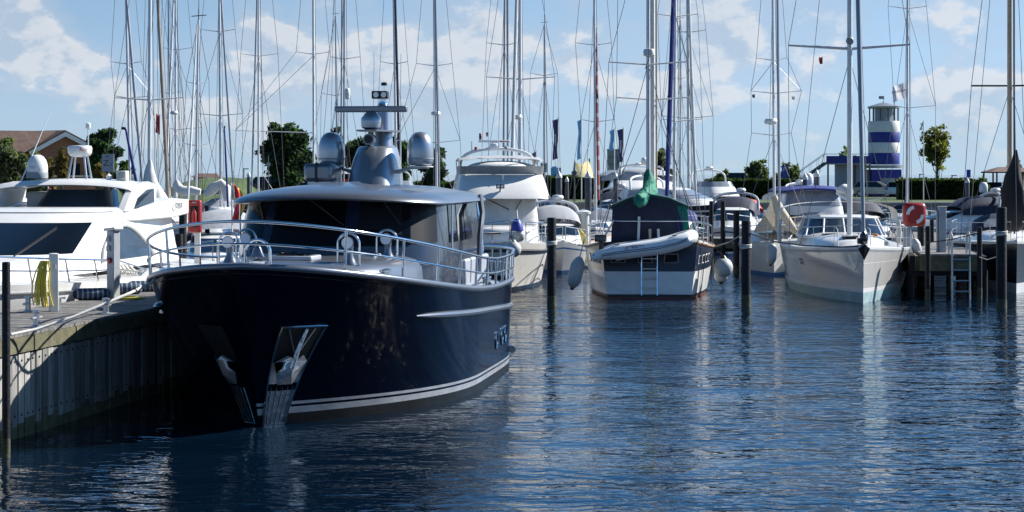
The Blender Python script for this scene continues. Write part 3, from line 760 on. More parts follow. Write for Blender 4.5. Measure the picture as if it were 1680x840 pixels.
q = on_pier(88, 1.25)
t = thing('water_post', 'white square water post beside the coiled yellow hose on the pier', 'post', q, R(25))
MB().box((0, 0, .45), (.13, .13, .9)).build('post', 'white2', t, bevel=.012)
MB().tube([(0, -.07, .72), (0, -.13, .72), (0, -.14, .66)], .014, 8).build('tap', 'brushed', t)
MB().tube([(.12, .1, 0), (.12, .1, .2), (.2, .1, .2)], .02, 8).build('stub_pipe', 'brushed', t)
hz = thing('hose', 'yellow hose hanging in long loops beside the white water post on the pier', 'hose', q)
hm = MB()
for k in range(10):
    dx = -.17 + .022 * k + rnd.uniform(-.02, .02); w_ = rnd.uniform(.03, .08); bt = rnd.uniform(-.0, .16)
    pts = [Vector((dx * .5 - .09, -.1, .78))] + [Vector((lerp(dx * .5 - .09, dx - .1, f) - w_ * math.sin(f * 3), -.1 - .02 * (k % 3), lerp(.78, .06 + bt, f))) for f in (.25, .5, .75, 1)]
    pts += [Vector((p.x + w_ * 1.1 * math.sin(f), p.y - .02, p.z + .01)) for p, f in zip(reversed(pts), (1.2, 1.6, 1.6, 1.2, .2))]
    hm.tube(pts, .011, 6)
hm.build('hose_coil', 'yellow', hz)

def cleat(px, b, lab, twin=True):
    q = on_pier(px, b)
    t = thing('bollard', lab, 'bollard', q, R(80), 'mooring bollards on the left pier')
    MB().lathe([(.09, 0), (.09, .015), (.045, .03), (.04, .2), (.06, .21), (.06, .24), (0, .25)], (0, 0, 0), 14).build('bollard_post', 'brushed', t)
    MB().tube([(-.16, 0, .13), (.16, 0, .13)], .022, 8).build('cross_bar', 'brushed', t)
cleat(46, 1.6, 'steel bollard with ropes on the pier just left of the yellow hose')
cleat(60, .25, 'steel bollard at the water edge of the pier holding the white rope')
cleat(174, .25, 'short steel bollard at the pier edge below the power pedestal')
# striped fenders laid along the far edge of the pier
fm = stripes_mat('blue_white_fender_cloth', (.015, .04, .09), (.22, .25, .3), 2, 12., .6, .68); 
for px, b, lab in ((150, 1.75, 'dark blue striped fender lying on the pier left of the power pedestal'), (206, 1.75, 'dark blue striped fender lying on the pier just right of the power pedestal'), (236, 1.7, 'dark blue striped fender lying on the pier closest to the navy bow')):
    q = on_pier(px, b)
    f_ = MB().lathe([(.0, -.3), (.05, -.29), (.09, -.25), (.1, -.2), (.1, .2), (.09, .25), (.05, .29), (.0, .3)], (0, 0, 0), 16).build('fender', fm, loc=(0, 0, 0))
    f_.location = q + Vector((0, 0, .10)); f_.rotation_euler = (R(90), 0, R(-70)); tag(f_, lab, 'fender', 'striped fenders on the left pier')
q = on_pier(212, 1.2)
rc = MB()
for k in range(5): rc.tube([Vector((.17 + .03 * k * math.cos(1) * 0 + (.10 + .035 * k) * math.cos(a) - .17, (.10 + .035 * k) * math.sin(a), .02 + .006 * (k % 2))) for a in [2 * math.pi * i / 18 for i in range(18)]], .013, 6, closed=True)
o = rc.build('rope_coil', 'yellow', loc=(0, 0, 0)); o.location = q; tag(o, 'flat yellow rope coil lying on the pier deck beside the power pedestal', 'rope')
# bow line of the yacht, from the pier end to the bow
pts = [P(18, 549, 25.0), P(60, 540, 25.3), P(120, 520, 25.6), P(175, 497, 25.9), P(215, 480, 26.2), P(250, 463, 26.9), P(262, 447, 27.5)]
sm = []
for i in range(len(pts) - 1):
    for f in (0, .33, .66): sm.append(pts[i].lerp(pts[i + 1], f))
sm.append(pts[-1])
tag(MB().tube(sm, .02, 8).build('mooring_rope', 'rope', world=False, loc=tuple(pts[0])), 'white mooring rope running from the pier edge up to the navy bow', 'rope')

# near tarred pile at the left edge
def pile(name, px, ytop, Y, wpx, lab, m='pile', cap=None, group=None, zbase=-1.5):
    x = PX(px, Y); r = wpx * Y / F / 2; zt = PZ(ytop, Y)
    t = thing(name, lab, 'mooring pile', (x, Y, 0), 0, group)
    MB().lathe([(r, zbase), (r, zt - .03), (r * .93, zt), (0, zt + .005)], (0, 0, 0), 18).build('shaft', m, t)
    if wpx > 14 and Y > 40:
        for k in range(3):
            zr = zt - .62 - .05 * k; MB().tube([Vector((r * 1.09 * math.cos(a), r * 1.09 * math.sin(a), zr + .02 * math.sin(a + k))) for a in [2 * math.pi * q / 16 for q in range(16)]], .018, 6, closed=True).build('rope_turn', 'rope', t)
    wz = rnd.uniform(.22, .36); MB().lathe([(r * 1.02, -1.), (r * 1.03, wz * .8), (r * 1.005, wz)], (0, 0, 0), 18).build('weed_band', 'weed', t)
    if cap: MB().lathe([(r * 1.08, zt), (r * 1.08, zt + .08), (r * .9, zt + .12), (0, zt + .12 + r * 1.5)], (0, 0, 0), 18).build('cone_cap', cap, t)
    return t
pile('mooring_pile', 10, 430, 23.6, 13.5, 'black mooring pile at the very left edge in front of the pier', group='tarred mooring piles')

# ================================================================== THE WHITE SPORTS YACHT BEHIND THE PIER
def white_yacht():
    loc = Vector((-9.87, 27.55, 0)); ang = heading_rot(-.12, -.993)
    y = thing('sports_yacht', 'white motor yacht with wide black windscreen and open radar arch behind the pier', 'yacht', loc, ang)
    sheer = lambda s: 1.62 + .28 * max(0, 1 - s / 9) ** 2
    H = Hull(14., 2.12, sheer, rake=1.6, tw=.9, tm=.5, p0=1.7, p1=2.4, te=2, wl=.86, flare=1.)
    ts = tsp(44)
    H.mesh([(v, 0) for v in (0., .15, .3, .5, .7, .85, .93, 1.)], ts).build('hull', 'white', y, angle=50)
    H.deck(ts, -.0, .02, .10).build('deck', 'white', y)
    for sd in (1, -1):
        MB().tube(H.line(.02, .97, 40, .93, sd, .01), .022, 6).build('rubbing_strake', 'brushed', y)
    # foredeck hump
    house([plan(-7, -2.4, 1.55, 3.4, 1.62, 22), plan(-7, -2.7, 1.45, 3.2, 1.88, 22), plan(-7, -3.2, 1.25, 2.9, 2.0, 22), plan(-7, -3.8, .8, 2.4, 2.06, 22)]).build('foredeck', 'white', y, angle=60)
    # saloon
    b0 = plan(-12., -4.7, 1.62, 2.4, 1.75, 26, 2.5); b1 = plan(-12., -5.3, 1.52, 2.2, 2.1, 26, 2.6); b2 = plan(-12., -7.0, 1.42, 1.5, 2.66, 26, 3.); b3 = plan(-12., -7.3, 1.40, 1.5, 2.8, 26, 3.); b4 = plan(-12., -7.6, 1.25, 1.4, 2.87, 26, 3.)
    house([b0, b1, b2, b3, b4]).build('saloon', 'white', y, angle=40)
    n = len(b1); f0, f1 = 4, n - 5
    ws = band(b1, b2, f0 + 4, f1 - 4, .02, .94, .012).build('windscreen', 'blackglass', y)
    for i in (f0 + 11, f0 + 16):
        MB().tube([b1[i] + Vector((.03, 0, .0)), b1[i].lerp(b2[i + 2], .8) + Vector((.05, 0, 0))], .014, 6).build('wiper', 'black', ws)
    for x, yy, z_ in ((-3.9, .0, 2.07), (-5.0, -.85, 1.98), (-5.0, .85, 1.98)):
        MB().box((x, yy, z_), (.5, .45, .04)).build('deck_hatch', 'blackglass', y, bevel=.015)
    for x in (-2.2, -8.2):
        q = H.at(x, 1., 1); MB().tube([(x - .14, q.y - .12, q.z + .09), (x + .14, q.y - .12, q.z + .09)], .022, 6).tube([(x - .05, q.y - .12, q.z + .02), (x - .05, q.y - .12, q.z + .09)], .018, 6).tube([(x + .05, q.y - .12, q.z + .02), (x + .05, q.y - .12, q.z + .09)], .018, 6).build('deck_cleat', 'chrome', y)
    MB().tube([Vector((v.x, v.y, v.z)) + Vector((.004, 0, 0)) for v in b3[5:-5]], .012, 5).build('roof_seam', 'midgrey', y)
    # arched side windows
    for sd in (1, -1):
        pts = []; N_ = 20
        xa, xb_ = -10.3, -7.3
        for i in range(N_ + 1):
            f = i / N_; x = lerp(xa, xb_, f); z = 1.93 + .62 * math.sin(math.pi * f) ** .8
            pts.append((x, z))
        yy = lambda z: (1.62 - (z - 1.75) * .28 if z < 2.1 else 1.52 - (z - 2.1) * .18) + .03
        MB().prism([Vector((x, sd * yy(z), z)) for x, z in pts], (0, -.03 * sd, 0)).build('side_window', 'blueglass', y, smooth=False)
        fr = [Vector((x + 0, sd * (yy(z) + .01), z + .0)) for x, z in pts]
        MB().tube(fr, .045, 8).build('window_arch', 'white', y)
        # flybridge wing
        w = [Vector((-8.0, 1.3 * sd, 2.62)), Vector((-9.6, 1.5 * sd, 2.6)), Vector((-11.4, 1.66 * sd, 2.62)), Vector((-12.5, 1.66 * sd, 2.68)), Vector((-12.5, 1.66 * sd, 2.98)), Vector((-11.4, 1.66 * sd, 3.0)), Vector((-9.9, 1.5 * sd, 2.86)), Vector((-8.4, 1.32 * sd, 2.74))]
        MB().prism(w, (0, -.35 * sd, .03)).build('flybridge_wing', 'white', y, angle=50, bevel=.03)
        if sd == 1: text('lettering', 'AZIMUT', .16, 'midgrey', y, (-11.75, 1.668, 2.86), (R(90), 0, R(180)), .003)
        # arch leg with its triangular window
        lg = [Vector((-9.0, 1.45 * sd, 2.78)), Vector((-9.4, 1.45 * sd, 3.1)), Vector((-9.9, 1.43 * sd, 3.3)), Vector((-10.6, 1.43 * sd, 3.36)), Vector((-11.0, 1.45 * sd, 3.3)), Vector((-10.9, 1.47 * sd, 2.8))]
        MB().prism(lg, (0, -.2 * sd, 0)).build('arch_leg', 'white', y, bevel=.04)
        tri = [Vector((-9.5, 1.462 * sd, 2.84)), Vector((-9.75, 1.462 * sd, 3.05)), Vector((-10.3, 1.456 * sd, 3.2)), Vector((-10.75, 1.456 * sd, 3.22)), Vector((-10.75, 1.474 * sd, 2.84))]
        MB().prism(tri, (0, .006 * sd, 0)).build('arch_window', 'blueglass', y, smooth=False)
    # arch bar
    bar = [[Vector((x, 1.40 * math.sin(a), 3.22 + .14 * math.cos(a) + dz)) for x, dz in ((-9.55, -.06), (-9.7, .04), (-10.6, .06), (-11., .0), (-10.9, -.07), (-9.8, -.09))] for a in [R(-88 + 176 * i / 20) for i in range(21)]]
    MB().loft(bar, caps=True).build('arch_bar', 'white', y, angle=50)
    # flybridge windscreen and seats seen through the arch
    MB().loft([plan(-10.6, -9.9, .8, .5, 2.86, 14), plan(-10.9, -10.2, .66, .5, 3.2, 14)]).build('flybridge_screen', 'blueglass', y)
    MB().box((-10.8, -.75, 2.98), (.8, .6, .35)).build('helm_seat', 'white2', y, bevel=.05)
    # satellite dome, radar on its frame, whip aerial, horn lamps
    dm = MB().lathe([(.19, 3.42), (.2, 3.46), (.2, 3.56), (.205, 3.58), (.2, 3.68), (.175, 3.77), (.12, 3.85), (.06, 3.885), (0, 3.89)], (-10.2, -.74, 0), 20).build('satellite_dome', 'white', y)
    MB().lathe([(.204, 3.42), (.208, 3.43), (.208, 3.535), (.204, 3.545)], (-10.2, -.74, 0), 20).build('dome_base', 'midgrey', dm)
    text('lettering', 'SATELLITE TV\nANTENNA', .03, 'midgrey', dm, (-9.995, -.76, 3.64), (R(90), 0, R(90)), .001)
    rd = MB().lathe([(.12, 3.84), (.2, 3.87), (.235, 3.93), (.24, 4.02), (.22, 4.06), (.0, 4.075)], (-10.2, .13, 0), 22).build('radar', 'white', y)
    text('lettering', 'Ray', .1, 'red', rd, (-9.97, .28, 3.985), (R(90), 0, R(108)), .002)
    for dx, dy in ((.15, .15), (-.15, .15), (.15, -.15), (-.15, -.15)):
        MB().tube([(-10.2 + dx, .13 + dy * 1.3, 3.36), (-10.2 + dx * .6, .13 + dy * .8, 3.86)], .02, 8).build('radar_leg', 'brushed', y)
    MB().tube([(-10.2, .3, 4.07), (-10.2, .3, 4.4)], .012, 6).build('light_stem', 'pvc', y)
    MB().lathe([(.04, 4.4), (.05, 4.42), (.05, 4.5), (.02, 4.52)], (-10.2, .3, 0), 10).build('anchor_light', 'white', y)
    MB().tube([(-10.0, -1.0, 3.35), (-10.6, -.62, 4.75)], [.018, .006], 6).build('whip_antenna', 'white', y)
    tv = MB().box((-10.3, .97, 3.47), (.22, .2, .2)).build('camera_box', 'white2', y, bevel=.02)
    MB().box((-10.18, .97, 3.48), (.012, .13, .1)).build('camera_window', 'midgrey', tv)
    MB().lathe([(.05, 3.38), (.05, 3.42), (.06, 3.47), (.0, 3.52)], (-10.2, .72, 0), 10).build('lamp', 'white', y)
    MB().lathe([(.0, 0), (.03, .0), (.03, .02)], (-8.7, 1.5, 2.55), 10, (0, 1, 0)).build('side_light', 'red', y)
    # side rails
    for sd in (1, -1):
        xs = [-.6, -1.5, -2.5, -3.6, -4.7, -5.8, -6.9, -8.0]
        low = [H.at(x, 1., sd) + Vector((0, -.06 * sd, 0)) for x in xs]; top = [p + Vector((.12, -.03 * sd, .52 - .03 * i)) for i, p in enumerate(low)]
        top[-1] = low[-1] + Vector((-.4, 0, .1))
        rail(y, top, low, 'side_rail', .016)
    mb = MB()
    for k in range(6): mb.tube([Vector((-8.4 + .12 * k, 1.9, 1.66)), Vector((-8.3 + .1 * k, 1.75, 1.8 + .05 * (k % 2))), Vector((-8.2 + .12 * k, 1.7, 1.66))], .02, 6)
    mb.build('rope_heap', 'rope', y)
white_yacht()
# ================================================================== JETTIES AND PILES
def jetty(name, lab, A, B, wd, zt, th=.45, m='deckwood', beam='mossy', legs=4):
    A, B = Vector(A), Vector(B); d = (B - A).normalized(); nrm = Vector((-d.y, d.x, 0))
    t = thing(name, lab, 'jetty', (A + B) / 2)
    def slab(a, b, o0, o1, z0, z1, nm, mm):
        q = [A + d * a + nrm * o0, A + d * b + nrm * o0, A + d * b + nrm * o1, A + d * a + nrm * o1]
        MB().prism([Vector((v.x, v.y, z0)) for v in q], (0, 0, z1 - z0)).build(nm, mm, t, world=True, smooth=False)
    L = (B - A).length
    slab(0, L, 0, wd, zt - .06, zt, 'deck', m)
    slab(.02, L - .02, .02, .14, zt - th, zt - .064, 'edge_beam', beam); slab(.02, L - .02, wd - .14, wd - .02, zt - th, zt - .064, 'edge_beam', beam)
    slab(.02, .14, .144, wd - .144, zt - th, zt - .064, 'end_beam', beam)
    slab(.3, L - .3, .3, wd - .3, zt - th - .15, zt - .07, 'float', 'pile')
    for i in range(legs):
        a = L * (i + .12) / legs
        for o_ in (.25, wd - .25):
            q = A + d * a + nrm * o_
            MB().lathe([(.1, -1.5), (.1, zt - th)], (q.x, q.y, 0), 10).build('jetty_leg', 'pile', t, world=True)
    return t
jetty('jetty', 'long dark jetty crossing behind the moored boats in the middle', (-9, 75, 0), (24, 77, 0), 2., .95, .4, legs=8)
jetty('finger_jetty', 'short mossy finger jetty with steel ladder at right beside the grey sailboat', (11.55, 54, 0), (15.0, 75, 0), -1.55, 1.25, .48, legs=4)

GP = 'tarred mooring piles'
pile('mooring_pile', 905, 357, 50.6, 15, 'black mooring pile between the white trawler and the green canopied ketch', group=GP)
pile('mooring_pile', 1224, 362, 50.1, 15.5, 'black mooring pile in open water between the ketch and the grey sailboat', group=GP)
pile('mooring_pile', 1643, 340, 49.7, 17, 'thick black mooring pile in front of the dark sailboat at right', group=GP)
pile('mooring_pile', 1522, 371, 53.4, 8.5, 'thin black pile at the left corner of the finger jetty', group=GP)
pile('mooring_pile', 1607, 373, 53.5, 8.5, 'thin black pile at the right corner of the finger jetty', group=GP)
pile('mooring_pile', 1511, 352, 60, 12, 'black pile behind the red lifebuoy cabinet on the finger jetty', group=GP)
pile('mooring_pile', 1529, 360, 64, 7, 'thin black pile behind the white pedestal of the finger jetty', group=GP)
pile('mooring_pile', 1208, 345, 68, 10, 'black pile just left of the pile standing in open water', group=GP)
pile('mooring_pile', 1186, 330, 72, 8, 'slim black pile standing under the dark blue motor cruiser', group=GP)
pile('mooring_pile', 1167, 330, 73, 7, 'slim black pile behind the right quarter of the ketch', group=GP)
pile('mooring_pile', 300, 340, 46, 13, 'taller black pile left of the red extinguisher cabinet', group=GP)
pile('mooring_pile', 294, 384, 44, 13, 'shorter black pile left of the red extinguisher cabinet', group=GP)
pile('mooring_pile', 340, 337, 52, 8, 'thin black pile right of the red extinguisher cabinet', group=GP)
GC = 'dark piles with white cone caps'
for px, yt, Y, w_, lab in ((917, 292, 85, 10, 'white capped pile below the navy banner flag'), (930, 298, 88, 6, 'narrow white capped pile just right of the navy banner flag'), (965, 292, 84, 11, 'white capped pile left of the mast with the red sail'),
                           (1010, 293, 84, 8, 'white capped pile in front of the open pavilion roof'), (1321, 295, 71, 9, 'white capped pile left of the blue canopied motor boat'), (1340, 290, 72, 9.5, 'white capped pile leaning over the blue canopy of the motor boat'),
                           (408, 290, 90, 6, 'slim capped pile left of the navy yacht roof'), (1587, 300, 95, 7, 'capped pile under the small dark notice board')):
    pile('capped_pile', px, yt, Y, w_, lab, 'pilegrey', 'white2', GC)

# small dark notice board over the capped pile, jetty fittings
t = thing('notice_board', 'small dark notice board above the capped pile at right', 'sign', P(1589, 292, 95.6))
b = P(1589, 292, 95.6)
MB().box((0, 0, .22), (.2, .05, .4)).build('board', 'signblue', t); MB().tube([(0, .04, -.3), (0, .04, .05)], .025, 6).build('bracket', 'pilegrey', t)

q = P(1546, 414, 55.2); t = thing('power_pedestal', 'slim pale power pedestal on the finger jetty right of the lifebuoy cabinet', 'pedestal', (q.x, q.y, 1.25))
MB().box((0, 0, .65), (.2, .16, 1.3)).build('housing', 'canvas_grey', t, bevel=.015); MB().box((0, 0, 1.315), (.24, .2, .03)).build('cap', 'white2', t, bevel=.008)
MB().box((-.14, .02, .6), (.05, .12, 1.2)).build('side_panel', 'midgrey', t, bevel=.01)

q = P(1576, 418, 53.85); t = thing('ladder', 'steel swimming ladder hanging from the end of the finger jetty', 'ladder', (q.x, q.y, 0))
for sx in (-.25, .25):
    MB().tube([(sx, .35, 1.25), (sx, .3, 1.75), (sx, .12, 1.86), (sx, -.02, 1.75), (sx, -.05, -.4)], .032, 8).build('ladder_rail', 'brushed', t)
for z in (.2, .5, .8, 1.1): MB().tube([(-.25, -.05, z), (.25, -.05, z)], .025, 8).build('rung', 'brushed', t)

# red lifebuoy cabinet
q = P(1500, 352, 56.5); z0 = 1.25
t = thing('lifebuoy_cabinet', 'red lifebuoy cabinet with broken white ring symbol beside the grey sailboat', 'cabinet', (q.x, q.y, 1.25))
MB().box((0, 0, q.z - z0), (.68, .26, .7)).build('box', 'red', t, bevel=.12)
for a0 in (100, 280):
    ra = [R(a0 + 80 * i / 12) for i in range(13)]
    o = [Vector((.27 * math.cos(a), -.136, q.z - z0 + .27 * math.sin(a))) for a in ra] + [Vector((.17 * math.cos(a), -.136, q.z - z0 + .17 * math.sin(a))) for a in reversed(ra)]
    MB().prism(o, (0, -.006, 0)).build('ring_symbol', 'paper', t, smooth=False)
MB().tube([(-.1, .05, 0), (-.1, .05, q.z - z0 - .3)], .05, 8).build('post', 'brushed', t); MB().box((-.25, .0, .35), (.16, .14, .7)).build('pedestal_box', 'canvas_grey', t, bevel=.01)

# red extinguisher cabinet on its pale post, left
q = P(320, 355, 40); t = thing('extinguisher_cabinet', 'red fire extinguisher cabinet on a pale post behind the navy bow rail', 'cabinet', (q.x, q.y, 1.3))
MB().box((0, 0, q.z - 1.3), (.27, .2, .68)).build('box', 'red', t, bevel=.035)
MB().box((-.0, -.104, q.z - 1.3), (.17, .012, .44)).build('window', 'canvas_black', t, bevel=.004)
MB().lathe([(.0, -.17), (.05, -.17), (.055, -.12), (.055, .08), (.03, .13), (.02, .17), (0, .17)], (0, -.115, q.z - 1.3), 12).build('extinguisher', 'red', t)
text('lettering', 'FIRE', .05, 'paper', t, (0, -.103, q.z - 1.3 + .29), (R(90), 0, 0), .002)
MB().box((.05, .02, (q.z - 1.3 - .32) / 2), (.12, .08, q.z - 1.3 - .32)).build('post', 'white2', t, bevel=.01)
# jetty where the cabinet and small boats lie, left middle
jetty('side_jetty', 'grey side jetty carrying the red extinguisher cabinet behind the white sports yacht', (-7.3, 39.2, 0), (-2.0, 66, 0), 1.6, 1.3, .4, legs=4)

# ================================================================== THE WHITE TRAWLER
def flag_cloth(w_, h_, nx=14, ny=8, wave=.06, droop=.25, ph=0.):
    """flag in the XZ plane, hoist at x=0; returns grid[row][col]"""
    g = []
    for j in range(ny + 1):
        r = []
        for i in range(nx + 1):
            f = i / nx; r.append(Vector((w_ * f * (1 - .1 * f), wave * math.sin(f * 7 + j * .5 + ph) * f, -h_ * j / ny - droop * f * f)))
        g.append(r)
    return g

def trawler():
    loc = Vector((-.04, 56, 0)); y = thing('trawler_yacht', 'white flybridge trawler yacht moored bow on behind the navy stern', 'yacht', loc, heading_rot(.0587, -.998))
    sheer = lambda s: 1.28 + .24 * max(0, 1 - s / 7) ** 2
    H = Hull(11.5, 1.5, sheer, rake=1.1, tw=.85, tm=.5, p0=1.9, p1=2.7, te=2.5, wl=.86, flare=1.1)
    ts = tsp(40); zt = lambda z: (lambda t: H.vz(t, z))
    H.mesh([(0, 1), (zt(.12), 0), (.4, 0), (.6, 0), (.78, 0), (.84, 1), (.89, 0), (.95, 0), (1., 0)], ts).build('hull', ['cream', 'darkgrey'], y, angle=50)
    H.deck(ts, -.02, .02, .05).build('deck', 'white', y)
    for sd in (1, -1): MB().tube(H.line(0, 1, 40, .865, sd, .015), .035, 8).build('rubbing_strake', 'black', y)
    house([plan(-9, -1.7, 1.02, 1.0, 1.2), plan(-9, -1.75, 1.0, 1.0, 1.78), plan(-9, -1.95, .9, .9, 1.88), plan(-9, -2.4, .6, .6, 1.92)]).build('trunk_cabin', 'white', y, angle=60)
    MB().box((-1.78, -.45, 1.72), (.12, .52, .045)).build('portlight', 'glass', y, bevel=.01)
    b0 = plan(-9.2, -4.1, 1.18, .5, 1.2, 20, 4); b1 = plan(-9.2, -4.15, 1.16, .5, 1.9, 20, 4); b2 = plan(-9.2, -4.55, 1.08, .45, 2.78, 20, 4)
    house([b0, b1, b2]).build('wheelhouse', 'cream', y)
    n = len(b1)
    ws = band(b1, b2, 7, n - 8, .03, .9, .012).build('windscreen_cover', 'canvas_white', y)
    for f in (.33, .6): MB().tube([b1[n // 2 + int((f - .45) * 14)].lerp(b2[n // 2 + int((f - .45) * 14)], .9) + Vector((.05, 0, 0)), b1[n // 2 + int((f - .45) * 14) + 2].lerp(b2[n // 2], .55) + Vector((.06, 0, 0))], .013, 6).build('wiper', 'black', ws)
    for sd in (1, -1):
        for xa, xb in ((-4.75, -5.9), (-6.1, -7.4)):
            MB().prism([Vector((xa - .05, sd * 1.165, 2.0)), Vector((xb, sd * 1.165, 2.0)), Vector((xb, sd * 1.1, 2.65)), Vector((xa - .25, sd * 1.1, 2.65))], (0, .012 * sd, 0)).build('side_window', 'glass', y, smooth=False)
    # flybridge
    c0 = plan(-9.6, -3.65, 1.42, .7, 2.74, 20, 3.2); c1 = plan(-9.6, -3.75, 1.46, .7, 2.86, 20, 3.2); c2 = plan(-9.4, -4.2, 1.4, .7, 3.2, 20, 3.2); c3 = plan(-9.3, -4.7, 1.32, .7, 3.52, 20, 3.2)
    house([plan(-9.5, -3.9, 1.3, .7, 2.72, 20, 3.2), c0, c1, c2, c3]).build('flybridge', 'white', y, angle=45)
    d0 = plan(-7.2, -4.66, 1.345, .7, 3.5, 20, 3.2); d1 = plan(-7.2, -4.4, 1.36, .7, 3.76, 20, 3.2)
    MB().loft([d0, d1], ring_closed=False).build('flybridge_screen', 'midgrey', y)
    MB().ell((-5.6, 0, 3.72), (.8, 1.1, .22), 18, 6, 0, 90).build('console_cover', 'canvas_white', y)
    bm = MB(); rg = []
    for i in range(7):
        x = -5.2 - i * .45
        rg.append([Vector((x, 1.38 * math.sin(R(a)), 4.0 + .12 * math.cos(R(a)) - .1 * abs(i - 3) / 3 + .02 * math.sin(i * 3 + a))) for a in range(-90, 91, 15)])
    bm.loft(rg, ring_closed=False).build('bimini', 'canvas_grey', y)
    for x in (-5.2, -7.9):
        for sd in (1, -1): MB().tube([(x, 1.36 * sd, 3.98), (x * .9 - .6, 1.34 * sd, 3.5)], .018, 6).build('bimini_pole', 'chrome', y)
    MB().tube([Vector((-7.6, 1.25 * math.sin(R(a)), 3.5 + .85 * abs(math.cos(R(a))) ** .45)) for a in range(-90, 91, 6)], .055, 8).build('radar_arch', 'white', y)
    MB().lathe([(.1, 4.32), (.17, 4.36), (.18, 4.44), (.15, 4.52), (.06, 4.56)], (-7.55, -.1, 0), 16).build('radar_drum', 'white', y)
    rb = MB().box((-7.55, -.1, 4.6), (.1, 1.06, .08)).build('radar_bar', 'white', y, bevel=.02)
    text('lettering', 'Raymarine', .085, 'red', rb, (-7.494, .22, 4.6), (R(90), 0, R(90)), .002, sx=.8)
    MB().lathe([(.0, 0), (.07, .0), (.075, .05), (.04, .14)], (-7.5, .28, 4.38), 12, (1, 0, 0)).build('horn', 'midgrey', y)
    MB().tube([(-7.6, -.85, 4.25), (-7.6, -.85, 4.6)], .03, 6).build('antenna', 'white', y)
    MB().lathe([(.04, 4.25), (.05, 4.3), (.05, 4.4), (0, 4.42)], (-7.6, -.72, 0), 10).build('red_lamp', 'red', y)
    fl = MB().box((-3.85, -.1, 3.12), (.1, .26, .13)).build('floodlight', 'black', y, bevel=.012)
    for dy in (-.06, .06): MB().lathe([(0, 0), (.045, 0), (.048, .01)], (-3.80, -.1 + dy, 3.12), 12, (1, 0, 0)).build('lamp', 'lens', fl)
    MB().tube([(-3.9, -.1, 2.82), (-3.88, -.1, 3.06)], .035, 8).build('lamp_bracket', 'white2', y)
    MB().lathe([(.05, 3.48), (.03, 3.4), (.02, 3.3)], (-4.3, .0, 0), 10).build('horn', 'white', y)
    for sd in (1, -1):
        xs = [.05, -.9, -1.9, -3.0, -4.2, -5.6, -7.]
        low = [H.at(min(x, -.1), 1., sd) + Vector((0, -.05 * sd, 0)) for x in xs]; top = [p + Vector((.06, 0, .62)) for p in low]
        rail(y, top, low, 'side_rail', .016)
    MB().box((-.7, .15, 1.62), (.35, .3, .16)).build('windlass', 'midgrey', y, bevel=.03)
    MB().tube([(.15, 0, 1.5), (-.4, 0, 1.58)], .05, 8).build('bow_roller', 'brushed', y)
trawler()
def ball(px, py, Y, r, lab, m='fender_grey', capm='fender_blue', flip=1, rope_to=None):
    c = P(px, py, Y); t = thing('ball_fender', lab, 'fender', c, 0, 'round ball fenders')
    MB().ell((0, 0, 0), (r, r, r * 1.06), 20, 12).build('ball', m, t)
    MB().lathe([(r * .42, r * .9 * flip), (r * .3, r * 1.1 * flip), (r * .16, r * 1.28 * flip), (0, r * 1.3 * flip)], (0, 0, 0), 12).build('eye_cap', capm, t)
    if rope_to: MB().tube([Vector((0, 0, r * 1.2)), Vector(rope_to) - c], .012, 6).build('lanyard', 'black', t)
ball(851, 386, 56.6, .19, 'white ball fender with blue cover standing above the trawler bow', rope_to=P(848, 345, 57))
MB_c = thing('fender_cover', 'crumpled bright blue cloth cover tied over the upper trawler fender', 'cover', P(848, 372, 56.55))
MB().lathe([(.2, -.12), (.19, -.02), (.15, .1), (.1, .2), (.04, .24)], (0, 0, 0), 11).build('cloth', 'fender_blue', MB_c)
ball(843, 409, 55.7, .22, 'pale ball fender hanging lowest at the trawler bow', capm='fender_grey', rope_to=P(850, 385, 56))

